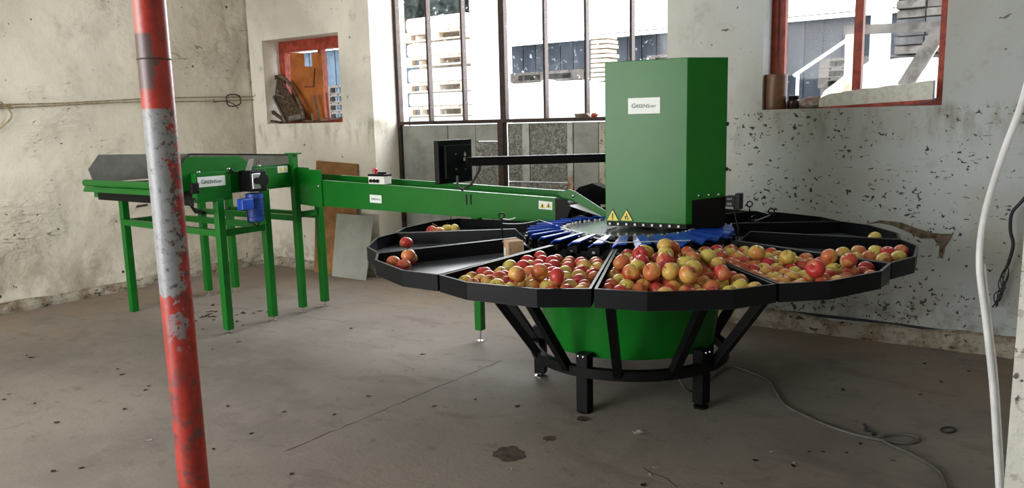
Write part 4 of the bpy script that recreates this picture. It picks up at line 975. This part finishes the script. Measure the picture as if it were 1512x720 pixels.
# loaded pallets seen through the left panes
base = atY(600, 170, 9.0); x0 = base.x; zlev = [atY(612, y, 9.0).z for y in (172, 137, 99, 62)]
rnd = random.Random(2); dz_ = zlev[1]-zlev[0]; lv = [zlev[0]-dz_*i for i in (2, 1)]+zlev
thing('white_sack', G().box(x0+.03, x0+1.17, 9.03, 9.77, -.2, lv[0]), 'white_wrap', 'white wrapped load on the ground under the pale pallets', 'wrapped load', bevel=.05)
LV = ('lowest but hidden', 'second', 'third', 'fourth', 'fifth', 'topmost')
for i, z in enumerate(lv):
    pallet(x0+rnd.uniform(-.015, .015), 9.0, z, 0, 'pallet_wood', 'pale pallet between white loads outside the gate', 'loaded pallets outside the gate')
    thing('white_sack', G().box(x0+.02, x0+1.17, 9.03, 9.77, z+.143, z+dz_-.002), 'white_wrap', 'white wrapped load on a pale pallet outside the gate', 'wrapped load', 'white loads on the pallets', bevel=.05)
xb0, xb1 = atY(692, 100, 8.6).x, atY(744, 100, 9.0).x
thing('wrapped_bale', G().box(xb0, xb1, 8.6, 9.0, -.2, 3.3), 'white_wrap', 'tall white wrapped stack beside the loaded pallets', 'wrapped load', bevel=.08)
# long dark shed
s0_, s1_ = atY(756, 61, 14), atY(1265, 24, 14)
zr = (s0_.z+s1_.z)/2
sh = empty('yard_shed', (s0_.x, 14, -.2), 'long low dark shed with a pale roof across the yard', 'shed')
g = G()
wl = W_('shed_wall', G().box(s0_.x, s1_.x+1.0, 14, 18, -.2, zr-.05), 'shed_dark', sh)
nb = 26; wx = (s1_.x+1.0-s0_.x)/nb
for i in range(nb): W_('cladding_board', G().box(s0_.x+i*wx+.01, s0_.x+(i+1)*wx-.01, 13.965, 14, -.2, zr-.06), 'shed_dark', wl)
W_('shed_roof', G().plate([(s0_.x-.2, 13.7, zr), (s1_.x+1.2, 13.7, zr), (s1_.x+1.2, 18.2, zr+.5), (s0_.x-.2, 18.2, zr+.5)], (0, 0, .05)), 'roof_pale', sh)
# white sheeted heap and chair-like arcs
thing('sheeted_heap', G().box(atY(752, 130, 8.2).x, atY(868, 130, 8.2).x, 8.2, 9.2, -.2, atY(780, 124, 8.2).z), 'white_wrap', 'white sheeted load behind the middle gate panes', 'wrapped load', bevel=.06)
ca = [atY(x, y, 8.05) for x, y in ((798, 168), (797, 140), (799, 124), (806, 119), (822, 122), (836, 132), (841, 146), (830, 144), (815, 138))]
ch = thing('garden_chair', G().tube(curve_pts(ca, 4), .018, 8), 'white_plastic', 'white plastic garden chair frame outside the gate', 'chair', smooth=60)
for i in range(4): W_('back_slat', G().tube([atY(803+8*i, 121+2.5*i, 8.06), atY(801+8*i, 142+1*i, 8.06)], .012, 6), 'white_plastic', ch, 60)
W_('leg', G().tube([atY(800, 165, 8.05), Vector((atY(800, 165, 8.05).x, 8.05, -.2))], .02, 8), 'white_plastic', ch, 60); W_('leg', G().tube([atY(838, 150, 8.05), Vector((atY(838, 150, 8.05).x, 8.05, -.2))], .02, 8), 'white_plastic', ch, 60)
pallet(atY(754, 128, 10).x, 10.0, atY(760, 122, 10).z, 0, 'weathered_wood', 'single pallet lying on a load before the dark shed', None)
thing('crate_load', G().box(atY(754, 128, 10).x, atY(754, 128, 10).x+1.2, 10.0, 10.8, -.2, atY(760, 122, 10).z), 'white_wrap', 'white load under the single pallet', 'wrapped load', bevel=.04)
def stack(px0, py_top, Y, n, mat, lab, grp, width=1.2):
    q = atY(px0, py_top, Y); n = int((q.z+.2)/.144); 
    for i in range(n): pallet(q.x+random.uniform(-.03, .03), Y, -.2+.144*i, 0, mat, lab, grp)
q = atY(872, 56, 9.6); bs_ = empty('board_stack', (q.x, 9.6, -.2), 'narrow tall stack of pale sawn boards before the shed', 'board stack'); z = -.2
while z < q.z: W_('board', G().box(q.x, q.x+.26+.02*math.sin(z*40), 9.6, 9.9, z, z+.045), 'pallet_wood', bs_); z += .062
stack(955, 70, 11.4, 12, 'weathered_wood', 'grey pallet in the stack behind the green hood', 'pallets in the stack behind the hood')
stack(1212, 72, 12.4, 12, 'weathered_wood', 'grey pallet in the stack behind the red window', 'pallets in the stack behind the red window')
# handrail, timber frame, post, lumber pile behind the red window
thing('handrail', G().tube([atY(1172, 112, 9.5), atY(1252, 58, 9.5)], .02, 8).tube([atY(1178, 108, 9.5), Vector((atY(1178, 108, 9.5).x, 9.5, -.2))], .02, 8), 'white_plastic', 'white sloping handrail outside the red window', 'handrail')
tf = empty('timber_frame', (atY(1256, 60, 8.6).x, 8.6, -.2), 'rough timber frame with a sloping brace outside the red window', 'timber frame')
def bar2(nm, a_, b_, w, mt, Y=8.6): W_(nm, G().bar(atY(*a_, Y), atY(*b_, Y), w, w), mt, tf)
q0 = atY(1256, 46, 8.6); W_('post', G().box(q0.x-.04, q0.x+.04, 8.56, 8.64, -.2, q0.z), 'pallet_wood', tf)
bar2('beam', (1247, 45), (1400, 38), .085, 'weathered_wood'); bar2('brace', (1335, 128), (1393, 36), .12, 'weathered_wood', 8.5); bar2('brace', (1360, 100), (1400, 36), .07, 'pallet_wood', 8.7)
W_('post', G().box(atY(1412, 40, 8.6).x-.04, atY(1412, 40, 8.6).x+.04, 8.56, 8.64, -.2, atY(1412, 38, 8.6).z), 'weathered_wood', tf)
q0 = atY(1300, 60, 10.5); thing('white_column', G().box(q0.x-.10, q0.x+.10, 10.4, 10.6, -.2, 3.6), 'white_plastic', 'white square column in the yard behind the red window', 'column')
q0, q1 = atY(1318, 110, 11.5), atY(1420, 110, 11.5)
k_ = 0; z = -.2
lp = empty('lumber_rack', (q0.x, 11.5, -.2), 'tall grey stack of sawn lumber behind the red window', 'lumber stack')
rnd = random.Random(6)
while z < 3.6:
    for i in range(4):
        w_ = (q1.x-q0.x+.6)/4; x = q0.x+i*w_; dy = rnd.uniform(-.05, .05)
        W_('plank', G().box(x+.01, x+w_-.01, 11.5+dy, 12.3, z, z+.095), rnd.choice(('brick_grey', 'weathered_wood', 'brick_grey')), lp)
    z += .115
thing('white_tarp', G().blob(((q0.x+q1.x)/2, 9.6, atY(1350, 112, 9.6).z-.35), .9, .5, .55, 16, 8, .05, 3), 'white_wrap', 'white tarpaulin heap under the timber brace', 'tarpaulin', smooth=80)
# trees far behind
for i, px in enumerate((600, 640, 676)):
    YT = 20+i*2.4; q = atY(px, 6, YT); t_ = empty('yard_tree', (q.x, YT, -.2), 'dark bare-topped tree far behind the loaded pallets' if i < 3 else 'dark tree top showing above the dark shed', 'tree', 'trees behind the yard')
    g = G(); rr = random.Random(i)
    for j in range(10): g.blob((q.x+rr.gauss(0, .45), YT+rr.gauss(0, .3), q.z+(.6 if i < 3 else 1.25)+rr.gauss(0, .5)), .45, .45, .4, 7, 5, .35, j)
    W_('crown', g, 'foliage', t_); W_('trunk', G().cyl((q.x, YT, -.2), (q.x, YT, q.z+.3), .14, 8), 'old_wood', t_)

# beyond the small window: pallets and a blue-grey wall
stack(478, 118, 9.4, 12, 'weathered_wood', 'grey pallet in the stack behind the small window', 'pallets in the stack behind the small window')
q0 = atY(470, 76, 13.5); nb_ = empty('blue_building', (q0.x, 13.5, -.2), 'blue-grey clad building behind the small window', 'building')
wl = W_('building_wall', G().box(q0.x-3, q0.x+2.1, 13.5, 16, -.2, q0.z), 'blue_wall', nb_)
W_('building_roof', G().plate([(q0.x-3.2, 13.3, q0.z), (q0.x+2.3, 13.3, q0.z), (q0.x+2.3, 16.2, q0.z+.5), (q0.x-3.2, 16.2, q0.z+.5)], (0, 0, .06)), 'roof_pale', nb_)
for i in range(17): W_('cladding_board', G().box(q0.x-3+i*.3+.01, q0.x-2.72+i*.3, 13.47, 13.5, -.2, q0.z-.02), 'blue_wall', wl)
